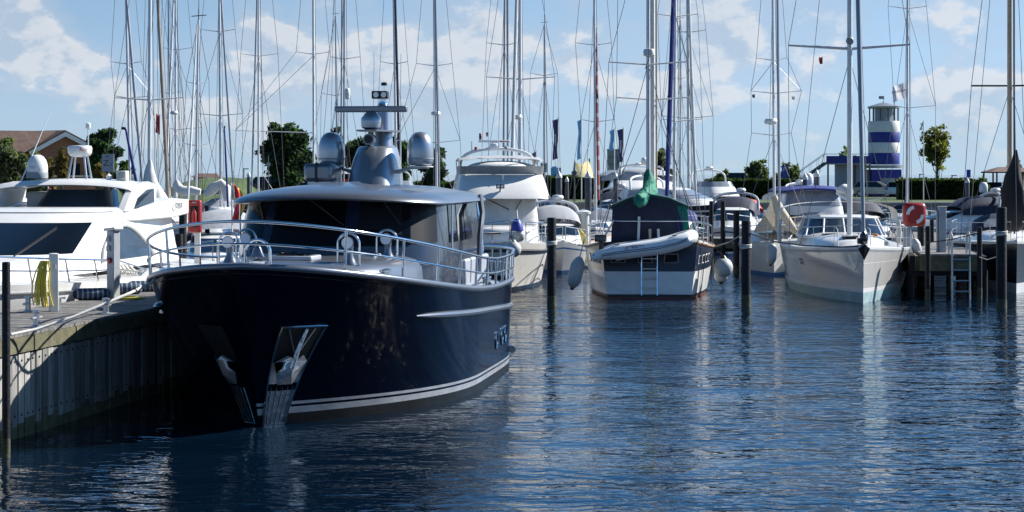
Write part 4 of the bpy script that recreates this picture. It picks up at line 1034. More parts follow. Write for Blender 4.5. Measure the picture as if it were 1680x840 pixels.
# ================================================================== THE GREEN KETCH, STERN ON
def ketch():
    fx, fy = .07, .9975; L = 11.
    loc = Vector((3.88 + fx * L, 54 + fy * L, 0)); y = thing('ketch', 'stern of ketch with green sail cover and dark canopy, black and white transom', 'sailboat', loc, heading_rot(fx, fy))
    sheer = lambda s: 1.32 + .26 * ((s - 6) / 5) ** 2
    H = Hull(L, 1.98, sheer, rake=1.4, tw=.68, tm=.45, p0=1.8, p1=2.2, te=1.9, wl=.8, flare=.6, srake=-.25)
    ts = [0, .02, .05, .09, .14, .2, .27, .35, .45, .55, .65, .74, .82, .88, .93, .97, 1.]; zt = lambda z: (lambda t: H.vz(t, z + .35 * (max(0, t - .35)) ** 2))
    H.mesh([(0, 3), (zt(.035), 1), (zt(.12), 0), (zt(.3), 0), (zt(.5), 0), (zt(.76), 2), (.75, 2), (.9, 2), (.96, 1), (1, 1)], ts).build('hull', ['white', 'black', 'navy_dull', 'redfoul'], y, angle=45)
    H.deck(ts, -.0, .02, .06).build('deck', 'white2', y)
    MB().tube([Vector((p.x, p.y, p.z)) for p in H.line(0, 1, 30, 1., 1)] , .035, 8).build('capping', 'teak', y)
    MB().tube([Vector((p.x, p.y, p.z)) for p in H.line(0, 1, 30, 1., -1)] , .035, 8).build('capping', 'teak', y)
    xt = lambda z: -L - .25 * (1 - (z + .3) / (sheer(L) + .3)) - .012
    # transom: pale lower panel with a rounded foot, black upper panel with windows
    pts = [Vector((xt(.755), 1.29, .755))] + [Vector((xt(.755 - .63 * math.sin(R(a))), 1.27 * max(math.cos(R(a)), 0) ** .75, .755 - .63 * math.sin(R(a)))) for a in range(6, 91, 6)]
    pts += [Vector((p.x, -p.y, p.z)) for p in reversed(pts[:-1])]
    MB().prism(pts, (-.02, 0, 0)).build('transom', 'white', y, smooth=False)
    for sy in (.88, .12, -.62):
        w0, w1 = (.42, .28)
        fr = [Vector((xt(z) - .008, sy + a, z)) for a, z in ((-w0 / 2, 1.0), (w0 / 2, 1.0), (w0 / 2 - .02, 1.26), (-w0 / 2 + .02, 1.26))]
        o = MB().prism(fr, (-.012, 0, 0)).build('stern_window', 'midgrey', y, smooth=False)
        MB().prism([Vector((p.x - .014, sy + (p.y - sy) * .88, 1.13 + (p.z - 1.13) * .84)) for p in fr], (-.006, 0, 0)).build('pane', 'glass', o, smooth=False)
    for sd in (1, -1):
        for k in range(4):
            x = -L + .45 + .52 * k
            f = []
            for dx, dz in ((-.15, .95), (.15, .95), (.15, 1.2), (-.15, 1.2)):
                t_ = H.tx(x + dx, .7); v = H.vz(t_, dz); q = H.pt(t_, v, sd); q.y += .012 * sd; f.append(q)
            o = MB().add(f, [(0, 1, 2, 3)]).build('quarter_window', 'paper', y, smooth=False)
            c = sum(f, Vector()) / 4; MB().add([c + (p - c) * .72 + Vector((0, .008 * sd, 0)) for p in f], [(0, 1, 2, 3)]).build('pane', 'glass', o, smooth=False)
    # boarding ladder on the transom
    for sy in (-.22, .22): MB().tube([(-L - .12, sy, 1.5), (-L - .17, sy, .9), (-L - .36, sy, .1)], .016, 6).build('ladder_rail', 'chrome', y)
    for z in (.3, .57, .84, 1.12): MB().tube([(-L - .2 - (.9 - z) * .2, -.22, z), (-L - .2 - (.9 - z) * .2, .22, z)], .02, 6).build('rung', 'brushed', y)
    # canopy over the cockpit
    x0, x1 = -L + .5, -L + 3.6; cw = 1.05
    def sec(x, k=1.): return [Vector((x, -cw * 1.04 * k, 1.5)), Vector((x, -cw * k, 2.58)), Vector((x, -cw * .5 * k, 2.82)), Vector((x, 0, 2.92)), Vector((x, cw * .5 * k, 2.82)), Vector((x, cw * k, 2.58)), Vector((x, cw * 1.04 * k, 1.5))]
    MB().loft([sec(x0), sec(x1)], ring_closed=False).add(sec(x0), [tuple(range(7))]).add(sec(x1), [tuple(range(7))]).build('canopy_sides', 'canvas_navy', y, smooth=False)
    r0 = [p + Vector((-.06, 0, .02)) for p in sec(x0, 1.06)[1:-1]]; r1 = [p + Vector((.1, 0, .02)) for p in sec(x1, 1.06)[1:-1]]
    MB().loft([r0, r1], ring_closed=False).loft([[p - Vector((0, 0, .07)) for p in r0], r0], ring_closed=False).build('canopy_roof', 'canvas_darkgreen', y, smooth=False)
    for sd, w_ in ((-1, .30),):
        MB().add([(x0 - .02, sd * (cw + .03), 2.56), (x0 - .02, sd * (cw - w_ + .03), 2.62), (x0 - .02, sd * (cw - .03), 1.75), (x0 - .02, sd * (cw + .11), 1.7), (x0 + 1., sd * (cw + .1), 1.7), (x0 + 1., sd * (cw + .03), 2.56)],
                 [(0, 1, 2, 3), (0, 3, 4, 5)]).build('canopy_flap', 'canvas_green', y, smooth=False)
    for sy, sz in ((-.52, (1.7, 2.35)), (.1, (1.75, 2.4)), (.62, (1.7, 2.35))):
        MB().box((x0 - .012, sy, sum(sz) / 2), (.01, .5, sz[1] - sz[0])).build('canopy_window', 'clearvinyl' if False else 'canvas_navy', y)
    # mizzen mast, boom under a bunched green cover, main mast
    zb = 13.5
    mz = MB().tube([(-L + 2.1, .03, 1.4), (-L + 2.1, .03, 11.4)], [.068, .05], 12).build('mizzen_mast', 'mastalu', y)
    mm = MB().tube([(-L + 6.9, -.12, 1.4), (-L + 6.9, -.12, 15.)], [.085, .065], 12).build('main_mast', 'mastwhite', y)
    MB().tube([(-L + 6.7, -.24, 1.4), (-L + 6.7, -.22, 14.)], .03, 8).build('halyard_track', 'mastwood', y)
    MB().tube([(-L + 2.0, .03, 2.95), (-L - .35, .28, 2.72)], .045, 10).build('boom', 'mastalu', y)
    gc = [(-L + 2.06, .03, 3.62, .06), (-L + 2.0, .03, 3.45, .13), (-L + 1.9, .0, 3.2, .19), (-L + 1.6, -.02, 3.02, .24), (-L + 1.1, .05, 2.92, .23), (-L + .5, .16, 2.86, .2), (-L, .24, 2.8, .19), (-L - .3, .3, 2.76, .16), (-L - .42, .33, 2.72, .1)]
    mb = MB(); rg = []
    for x, yy, z, r in gc:
        rg.append([Vector((x + .2 * r * math.sin(3 * a), yy + r * .92 * math.cos(a) * (1 + .2 * math.sin(5 * a + x * 9) + .1 * math.sin(9 * a - x * 14)), z + r * 1.05 * math.sin(a) * (1 + .22 * math.sin(4 * a + x * 7)))) for a in [2 * math.pi * k / 20 for k in range(20)]])
    mb.loft(rg, caps=True); mb.build('sail_cover', 'canvas_green', y, angle=70)
    hang = MB()
    hang.loft([[Vector((-L + .9 - .3 * f, yy, 2.75 - dz)) for f, yy, dz in ((0, -.18, 0), (.3, -.2, .0), (.6, -.16, .05))], [Vector((-L + .8 - .3 * f, yy, 2.35 + dz)) for f, yy, dz in ((0, -.2, .1), (.3, -.24, -.05), (.6, -.2, .12))]], ring_closed=False)
    hang.build('cover_skirt', 'canvas_green', y)
    for yy in (.32, -.28, -.02):
        MB().tube([(-L + .3, yy, 1.35), (-L + .3, yy * .9, 2.3 if yy > 0 else 1.95)], .04, 8).build('stern_post', 'mastwhite' if yy != -.02 else 'mastwood', y)
    # cross-trees and rigging
    D = loc.y - L + 2.1 * fy
    def wires(mast_x, my, ztop, sps, chx, chy):
        for z, half in sps:
            for sd in (1, -1): MB().tube([(mast_x, my, z - .03), (mast_x - .1, my + half * sd, z + .05)], .022, 6).build('spreader', 'mastalu', y)
        for sd in (1, -1):
            MB().tube([(mast_x, my, ztop)] + [(mast_x - .1, my + h * sd, z + .05) for z, h in sps] + [(chx, chy * sd, 1.4)], .009, 5).build('shroud', 'wire', y)
            MB().tube([(mast_x, my, sps[-1][0]), (chx + .4, chy * sd, 1.4)], .009, 5).build('shroud', 'wire', y)
            MB().tube([(mast_x, my, sps[-1][0]), (chx - .5, chy * sd, 1.4)], .009, 5).build('shroud', 'wire', y)
    wires(-L + 2.1, .03, 11.2, [(6.75, 1.15)], -L + 1.6, 1.45)
    wires(-L + 6.9, -.12, 14.8, [(9.8, 1.1), (5.9, 1.15)], -L + 6.6, 1.7)
    MB().tube([(-L + 2.1, .03, 11.2), (-L + .1, 0, 2.9)], .009, 5).build('backstay', 'wire', y)
    MB().tube([(-L + 6.9, -.12, 14.9), (-.3, 0, 1.7)], .03, 6).build('forestay', 'wire', y)
    rd = MB().lathe([(.1, 6.95), (.17, 6.98), (.18, 7.1), (.15, 7.16), (0, 7.18)], (-L + 1.9, -.0, 0), 14).build('radar', 'white2', y)
    MB().tube([(-L + 1.9, .0, 6.95), (-L + 2.05, .1, 6.6)], .025, 6).build('radar_bracket', 'brushed', rd)
    # pushpit and lifelines
    for sd in (1, -1):
        xs = [-L + .0, -L + .35, -L + 1.2, -L + 2.4, -L + 3.7, -L + 5., -L + 6.4, -L + 7.8]
        low = [H.at(x, 1., sd) + Vector((0, -.05 * sd, 0)) for x in xs]; top = [p + Vector((0, 0, .6)) for p in low]
        rail(y, top, low, 'guard_rail', .015)
    MB().tube([H.at(-L, 1., 1) + Vector((0, 0, .6)), Vector((-L - .1, 0, 2.18)), H.at(-L, 1., -1) + Vector((0, 0, .6))], .016, 8).build('pushpit', 'chrome', y)
    # ropes and gear at the quarters
    for k in range(14):
        mb = MB(); yy = -1.1 - .25 * rnd.random(); x = -L + .3 + 2.2 * rnd.random(); z = 1.95 + .1 * rnd.random()
        mb.tube([(x, yy, z), (x + rnd.uniform(-.1, .1), yy - .03, z - .25), (x + rnd.uniform(-.1, .1), yy, z - rnd.uniform(.3, .55))], .014, 5)
        mb.build('hanging_line', ('rope', 'canvas_blue', 'rope', 'red')[k % 4], y)
    MB().tube([(-L + .4, -.92, 2.5), (-L + .3, -.95, 2.0), (-L + .25, -.86, 1.7), (-L + .32, -.8, 2.3)], .02, 6).build('blue_line', 'canvas_blue', y)
    MB().tube([(-L - .02, 1.0, 2.2), (-L + .1, 1.35, 1.6)], .03, 6).build('outboard_bracket', 'brushed', y)
ketch()
def dinghy():
    c = P(1052, 407, 53.1); t = thing('inflatable_dinghy', 'grey white inflatable dinghy slung tilted across the stern of the ketch', 'dinghy', c)
    def path(yo):
        w2 = lambda px, py: P(px, py, 53.1) - c
        q = [w2(970, 424), w2(985, 417), w2(1010, 412.5), w2(1045, 408.5), w2(1080, 404), w2(1105, 398.5), w2(1122, 392.5), w2(1129, 390)]
        rr = [.04, .14, .205, .215, .215, .215, .205, .185]
        return q, rr
    q, rr = path(0)
    near = [p + Vector((0, -.45, 0)) for p in q[:-1]] ; far = [p + Vector((0, .45, 0)) for p in q[:-1]]
    tip = [q[-1] + Vector((.05, -.25, .03)), q[-1] + Vector((.1, 0, .04)), q[-1] + Vector((.05, .25, .03))]
    sm = near + tip + list(reversed(far)); rs = rr[:-1] + [.185, .185, .185] + list(reversed(rr[:-1]))
    MB().tube(sm, rs, 16).build('buoyancy_tube', 'pvc', t)
    st = MB()
    for dz in (0.015, -.03):
        st.tube([p + Vector((0, -r * .99, dz)) for p, r in zip(near[1:], rr[1:])] + [tip[0] + Vector((.08, -.14, dz)), tip[1] + Vector((.16, 0, dz))], .011, 6)
    st.build('rubbing_stripe', 'flagnavy', t)
    k0 = [p + Vector((0, -.36, -.1)) for p in q[2:]]; k1 = [p + Vector((0, 0, -.27 + .03 * i)) for i, p in enumerate(q[2:])]; k2 = [p + Vector((0, .36, -.1)) for p in q[2:]]
    MB().loft([k0, k1, k2], ring_closed=False).build('keel', 'pvc', t)
    MB().loft([[p + Vector((0, -.34, -.02)) for p in q[1:]], [p + Vector((0, .34, -.02)) for p in q[1:]]], ring_closed=False).build('floor', 'midgrey', t)
    d = q[3] - q[2]; ang = math.atan2(d.z, d.x)
    lp = MB(); o = q[3] + Vector((-.1, -.645, .07)); 
    ring = [o + Vector((.26 * math.cos(a), 0, .055 * math.sin(a) + .26 * math.cos(a) * math.tan(ang))) for a in [2 * math.pi * k / 20 for k in range(20)]]
    lp.tube(ring, .010, 5, closed=True).build('badge', 'flagnavy', t)
    text('lettering', 'Rib', .09, 'flagnavy', t, o + Vector((0, -.004, 0)), (R(90), -ang, 0), .004, sx=1.6)
    for k in (2, 5): MB().box(q[k] + Vector((0, -.5, rr[k] + .01)), (.18, .05, .03)).build('carrying_handle', 'midgrey', t, bevel=.01)
    m_ = thing('outboard_motor', 'dark outboard motor clamped to the rail at the left quarter of the ketch', 'outboard', P(985, 398, 53.5))
    MB().box((0, 0, .12), (.34, .26, .2)).build('cowling', 'darkgrey', m_, bevel=.05); MB().box((.02, 0, -.15), (.12, .12, .4)).build('shaft', 'black', m_, bevel=.02)
    MB().box((-.06, 0, -.36), (.3, .16, .03)).build('cavitation_plate', 'black', m_, bevel=.008)
dinghy()
def sausage(px, py, Y, ln, r, lab, m='fender_grey', tilt=0.):
    c = P(px, py, Y); t = thing('long_fender', lab, 'fender', c, 0, 'long hanging fenders'); t.rotation_euler = (0, R(tilt), 0); h = ln / 2
    MB().lathe([(.0, -h * 1.05), (r * .25, -h), (r * .7, -h * .8), (r, -h * .5), (r, h * .5), (r * .7, h * .8), (r * .3, h), (0, h * 1.03)], (0, 0, 0), 18).build('body', m, t)
    MB().lathe([(0, -h * 1.14), (r * .26, -h * 1.1), (r * .3, -h * .98)], (0, 0, 0), 10).build('end_cap', 'black', t)
    MB().tube([(0, 0, h), (0, .05, h + .5)], .012, 6).build('lanyard', 'black', t)
sausage(945, 447, 53.6, .9, .2, 'long grey fender hanging at the left quarter of the ketch', tilt=14)
sausage(1266, 417, 55.6, .62, .15, 'grey fender hanging on the left side of the grey sailboat', tilt=6)
sausage(1504, 408, 56.2, .62, .14, 'pale fender squeezed between the grey sailboat and the finger jetty', tilt=-14)
ball(1187, 439, 54.4, .27, 'large grey ball fender at the right quarter of the ketch', capm='black', flip=1, rope_to=P(1172, 405, 54.6))
ball(1183, 452, 55.3, .2, 'pale ball fender half hidden behind the large grey ball fender', m='white2', capm='black', flip=-1)
q = P(958, 405, 53.2)
t = thing('water_post', 'thick pale grey water post behind the left quarter of the ketch', 'post', P(958, 418, 71))
MB().lathe([(.2, -.4), (.2, 1.5), (.26, 1.52), (.26, 1.6), (.12, 1.66)], (0, 0, 0), 16).build('column', 'white2', t)
t = thing('hose', 'yellow hose hanging in loops on the pale post beside the ketch', 'hose', P(948, 425, 70.4)); hm = MB()
for k in range(7):
    dx = -.36 + .1 * k; 
    hm.tube([(dx * .3, 0, 1.15), (dx * .8, -.03, .7), (dx, -.03, .1 + .12 * (k % 3)), (dx + .06, -.03, .0 + .1 * (k % 2)), (dx + .12, -.03, .2), (dx + .08, -.03, .8), (.0, 0, 1.15)], .028, 6)
hm.build('hose_coil', 'yellow', t)

# ================================================================== THE GREY SLOOP, BOW ON
def grey_sloop():
    fx, fy = -.1, -.995; loc = Vector((9.5, 51.6, 0)); y = thing('sailboat', 'light grey sailboat with turquoise waterline moored bow on beside the finger jetty', 'sailboat', loc, heading_rot(fx, fy))
    sheer = lambda s: 1.3 + .24 * max(0, 1 - s / 8) ** 2
    H = Hull(13., 1.93, sheer, rake=.2, tw=.86, tm=.45, p0=1.75, p1=2.1, te=2., wl=.8, flare=.6)
    ts = tsp(44, 1.6); zt = lambda z, k=.0: (lambda t: H.vz(t, z + k * t))
    H.mesh([(0, 1), (zt(.23, .06), 2), (zt(.33, .08), 0), (zt(.6), 0), (zt(.85), 0), (zt(1.02, .06), 2), (zt(1.035, .06), 0), (.93, 3), (.97, 2), (1, 2)], ts).build('hull', ['greyhull', 'turq', 'white', 'midgrey'], y, angle=50)
    H.deck(ts, .0, .02, .08).build('deck', 'white', y)
    for sd in (1, -1):
        MB().tube(H.line(0, 1, 40, 1., sd, -.03), .03, 6).build('toe_rail', 'white', y)
        t_ = H.tx(-3.6, .7); f = []
        for dx, dz in ((-.16, .88), (.16, .88), (.16, 1.06), (-.16, 1.06)):
            tt = H.tx(-3.9 + dx, .7); q = H.pt(tt, H.vz(tt, dz), sd); q.y += .012 * sd; f.append(q)
        MB().add(f, [(0, 1, 2, 3)]).build('hull_window', 'glass', y, smooth=False)
    house([plan(-11, -2.6, 1.25, 3.6, 1.34, 20, 2.2), plan(-11, -2.9, 1.15, 3.4, 1.55, 20, 2.2), plan(-11, -3.6, 1.0, 3.0, 1.66, 20, 2.2), plan(-11, -4.6, .6, 2.2, 1.72, 20, 2.2)]).build('coachroof', 'white', y, angle=60)
    for x, yy in ((-3.7, -.1), (-5.6, -.55), (-5.6, .5)):
        MB().box((x, yy, 1.70), (.5, .45, .05)).build('deck_hatch', 'glass', y, bevel=.015)
    # wrap-round windscreen
    b0 = plan(-9.6, -6.8, 1.34, 1.4, 1.58, 22, 2.5); b1 = plan(-9.7, -7.9, 1.14, 1.2, 2.14, 22, 2.5); n = len(b0)
    MB().loft([b0, b1], ring_closed=False).build('windscreen', 'blueglass', y)
    for i in (4, 8, 12, n // 2, n - 13, n - 9, n - 5):
        MB().tube([b0[i], b1[i]], .035, 6).build('windscreen_frame', 'white', y)
    MB().tube(b1, .045, 8).build('windscreen_top', 'white', y); MB().tube(b0, .05, 8).build('windscreen_base', 'white', y)
    MB().loft([plan(-9.7, -7.9, 1.14, 1.2, 2.15, 22, 2.5), plan(-9.7, -8.2, .85, 1.1, 2.22, 22, 2.5)]).add(plan(-9.7, -8.2, .85, 1.1, 2.22, 22, 2.5), [tuple(range(n))]).build('hard_top', 'white', y, angle=60)
    # cockpit canopy: broad curved hoop
    rg = []
    for x in (-9.6, -9.9, -11.2, -11.8):
        rg.append([Vector((x, 1.86 * math.sin(R(a)) * (1 if abs(a) < 80 else 1), 2.05 + .58 * max(0, math.cos(R(a))) ** .42 - (.0 if x > -11 else .03))) for a in range(-90, 91, 6)])
    MB().loft(rg, ring_closed=False).build('cockpit_canopy', 'canvas_white', y, angle=70)
    for sd in (1, -1):
        MB().tube([(-9.6, 1.86 * sd, 2.05), (-9.55, 1.9 * sd, 1.7), (-9.5, 1.88 * sd, 1.3)], .07, 8).build('canopy_leg', 'white2', y)
    # mast, boom, furled foresail
    mx = -4.9; my = -.01
    MB().tube([(mx, my, 1.6), (mx, my, 18.)], [.078, .07], 14).build('mast', 'mastwhite', y)
    zs = PZ(79, loc.y + 4.9)
    for sd in (1, -1):
        MB().tube([(mx, my, zs - .02), (mx - .35, my + 1.78 * sd, zs + .12)], [.05, .03], 8).build('spreader', 'mastalu', y)
        MB().tube([(mx, my, 17.8), (mx - .35, my + 1.78 * sd, zs + .12), (mx - .3, 1.75 * sd, 1.34)], .009, 5).build('shroud', 'wire', y)
        MB().tube([(mx, my, zs - .3), (mx - .5, 1.45 * sd, 1.34)], .010, 5).build('shroud', 'wire', y)
        MB().tube([(mx, my, 17.8), (-12.8, 1.2 * sd, 1.4)], .009, 5).build('backstay', 'wire', y)
    MB().lathe([(.0, 0), (.1, .01), (.12, .05), (.1, .1)], (mx + .02, my, PZ(67, loc.y + 4.9)), 14, (1, 0, -.2)).build('steaming_light', 'midgrey', y)
    MB().tube([(mx - .1, my, 2.75), (-9.9, 0, 2.9)], .07, 10).build('boom', 'mastwhite', y)
    MB().tube([(mx - .1, my, 2.98), (-7, 0, 3.05), (-9.7, 0, 3.0)], [.13, .16, .09], 10).build('sail_cover', 'canvas_white', y)
    MB().tube([(-.42, .03, 1.75), (-.42 - 2., .03, 9), (mx + .4, my, 17.6)], [.05, .075, .05], 12).build('furled_foresail', 'mastgrey', y)
    MB().lathe([(.04, 1.62), (.09, 1.66), (.11, 1.74), (.11, 1.84), (.07, 1.9), (.04, 1.94)], (-.4, .03, 0), 14).build('furling_drum', 'darkgrey', y)
    # anchor on the bow roller, pulpit, guard rails
    MB().box((.02, .0, 1.58), (.5, .12, .06)).build('bow_roller', 'black', y, bevel=.01)
    MB().add([(.28, 0, 1.62), (.12, -.16, 1.5), (.12, .16, 1.5), (.16, 0, 1.18), (-.12, 0, 1.56)], [(0, 1, 3), (0, 3, 2), (1, 4, 3), (2, 3, 4), (0, 2, 4, 1)]).build('anchor', 'black', y, smooth=False)
    MB().box((-.55, .0, 1.68), (.3, .26, .16)).build('windlass', 'black', y, bevel=.03)
    for sd in (1, -1):
        xs = [-.35, -1.5, -2.8, -4.2, -5.6, -7.2, -8.9, -10.6, -12.4]
        low = [H.at(x, 1., sd) + Vector((0, -.06 * sd, 0)) for x in xs]; top = [p + Vector((.03, 0, .6)) for p in low]
        top[0] += Vector((.2, 0, .02))
        rail(y, top, low, 'guard_rail', .010, m='brushed', midr=.007)
    MB().box((-3.2, .9, 1.52), (.25, .12, .12)).build('deck_vent', 'midgrey', y, bevel=.02); MB().box((-2.2, .5, 1.78), (.08, .12, .12)).build('orange_lamp', 'orange', y, bevel=.02)
    for yy in (-.55, .35): MB().tube([(-1.9, yy, 1.4), (-2.2, yy, 1.95), (-2.9, yy, 1.98)], .016, 6).build('mast_hoop', 'brushed', y)
    MB().tube([(-.1, .02, 1.5), (.05, -.1, 1.3), (-.3, -.2, .9)], .012, 5).build('snubber', 'rope', y)
grey_sloop()

# ================================================================== THE DARK SLOOP AT THE RIGHT EDGE
def dark_sloop():
    fx, fy = -.2, -.98; loc = Vector((14.75, 55.8, 0)); y = thing('sailboat', 'dark grey sailboat with pale wooden mast at the right edge of the picture', 'sailboat', loc, heading_rot(fx, fy))
    sheer = lambda s: 1.35 + .2 * max(0, 1 - s / 8) ** 2
    H = Hull(11.5, 1.75, sheer, rake=.35, tw=.8, tm=.45, p0=1.7, p1=2.1, te=2., wl=.72, flare=.6)
    ts = tsp(36, 1.6); zt = lambda z: (lambda t: H.vz(t, z))
    H.mesh([(0, 1), (zt(.08), 1), (zt(.3), 0), (.55, 0), (.75, 0), (.96, 2), (1, 2)], ts).build('hull', ['darkgrey', 'white', 'white2'], y, angle=50)
    H.deck(ts, 0, .02, .06).build('deck', 'white', y)
    house([plan(-9, -2.8, 1.15, 3., 1.35, 18, 2.2), plan(-9, -3.2, 1.0, 2.8, 1.62, 18, 2.2), plan(-9, -4.2, .6, 2., 1.7, 18, 2.2)]).build('coachroof', 'white', y, angle=60)
    rg = [[Vector((x, 1.1 * math.sin(R(a)), 1.55 + h * max(0, math.cos(R(a))) ** .6)) for a in range(-90, 91, 10)] for x, h in ((-5.6, .15), (-6.2, .6), (-7.2, .68))]
    MB().loft(rg, ring_closed=False).build('spray_hood', 'canvas_navy', y)
    b = MB(); b.loft([[Vector((p.x + .03, p.y, p.z + .01)) for p in lerp2] for lerp2 in ([rg[0][i].lerp(rg[1][i], .25) for i in range(5, 14)], [rg[0][i].lerp(rg[1][i], .85) for i in range(5, 14)])], ring_closed=False); b.build('hood_window', 'clearvinyl', y)
    mx = -3.9
    MB().tube([(mx, 0, 1.6), (mx, 0, 16.)], [.085, .07], 14).build('mast', 'mastwood', y)
    MB().tube([(mx + .25, .13, 1.6), (mx + .2, .1, 16.)], .03, 8).build('halyard', 'darkgrey', y)
    zs = PZ(141, loc.y + 3.9)
    for sd in (1, -1):
        MB().tube([(mx, 0, zs), (mx - .15, 1.16 * sd, zs + .02)], .028, 8).build('spreader', 'black', y)
        MB().tube([(mx, 0, 15.8), (mx - .15, 1.16 * sd, zs + .02), (mx - .1, 1.5 * sd, 1.4)], .010, 5).build('shroud', 'wire', y)
        MB().tube([(mx, 0, zs - .1), (mx + .3, 1.45 * sd, 1.4)], .009, 5).build('shroud', 'wire', y)
        MB().tube([(mx, 0, 15.8), (-11., 1. * sd, 1.5)], .010, 5).build('backstay', 'wire', y)
    MB().tube([(-.2, 0, 1.6), (mx + .2, 0, 15.8)], .011, 5).build('forestay', 'wire', y)
    # black stowed foresail hanging in its bag before the mast
    rg = []
    for z, r, dy in ((1.75, .16, .2), (1.95, .34, .22), (2.5, .40, .2), (3.0, .33, .2), (3.45, .24, .2), (3.9, .12, .24), (4.25, .04, .26)):
        rg.append([Vector((-2.7 + r * .7 * math.cos(a), -.15 + dy + r * math.sin(a) * (1 + .2 * math.sin(3 * a + z * 4)), z)) for a in [2 * math.pi * k / 18 for k in range(18)]])
    MB().loft(rg, caps=True).build('sail_bag', 'canvas_black', y, angle=70)
    MB().tube([(mx, 0, 2.6), (-8.6, 0, 2.7)], .06, 10).build('boom', 'mastwood', y)
    MB().tube([(mx - .1, 0, 2.8), (-6, 0, 2.85), (-8.4, 0, 2.8)], [.12, .15, .08], 10).build('sail_cover', 'canvas_navy', y)
    for sd in (1, -1):
        xs = [-.4, -1.5, -2.9, -4.3, -5.8, -7.4, -9., -10.8]
        low = [H.at(x, 1., sd) + Vector((0, -.06 * sd, 0)) for x in xs]; top = [p + Vector((.03, 0, .58)) for p in low]; top[0] += Vector((.2, 0, 0))
        rail(y, top, low, 'guard_rail', .010, m='brushed', midr=.007)
dark_sloop()
# loose mooring lines between piles and boats
def line3(lab, pts, r=.018, m='rope'):
    A = Vector(pts[0]); n_ = []
    for i in range(len(pts) - 1):
        for f in (0, .5): n_.append(Vector(pts[i]).lerp(Vector(pts[i + 1]), f))
    n_.append(Vector(pts[-1]))
    tag(MB().tube(n_, r, 6).build('mooring_rope', m, loc=tuple(A)), lab, 'rope')
line3('mooring rope from the pile beside the trawler to the left quarter of the ketch', [P(905, 388, 50.5), P(925, 394, 51.5), P(945, 401, 53), P(963, 405, 54)])
line3('slack mooring rope from the open water pile to the right quarter of the ketch', [P(1224, 375, 50), P(1212, 388, 51), P(1195, 398, 52.5), P(1172, 405, 54.2)])
line3('dark mooring rope from the open water pile to the grey sailboat bow', [P(1231, 383, 50), P(1270, 396, 51), P(1320, 403, 51.4), P(1380, 405, 51.6), P(1408, 404, 51.5)], .02, 'black')
line3('dark mooring rope stretched between the two thin piles of the finger jetty', [P(1522, 398, 53.2), P(1560, 393, 53.3), P(1607, 382, 53.4)], .016, 'black')
line3('pale mooring rope from the thin jetty pile to the thick pile at right', [P(1607, 422, 53.3), P(1620, 426, 52), P(1636, 421, 50)], .014)
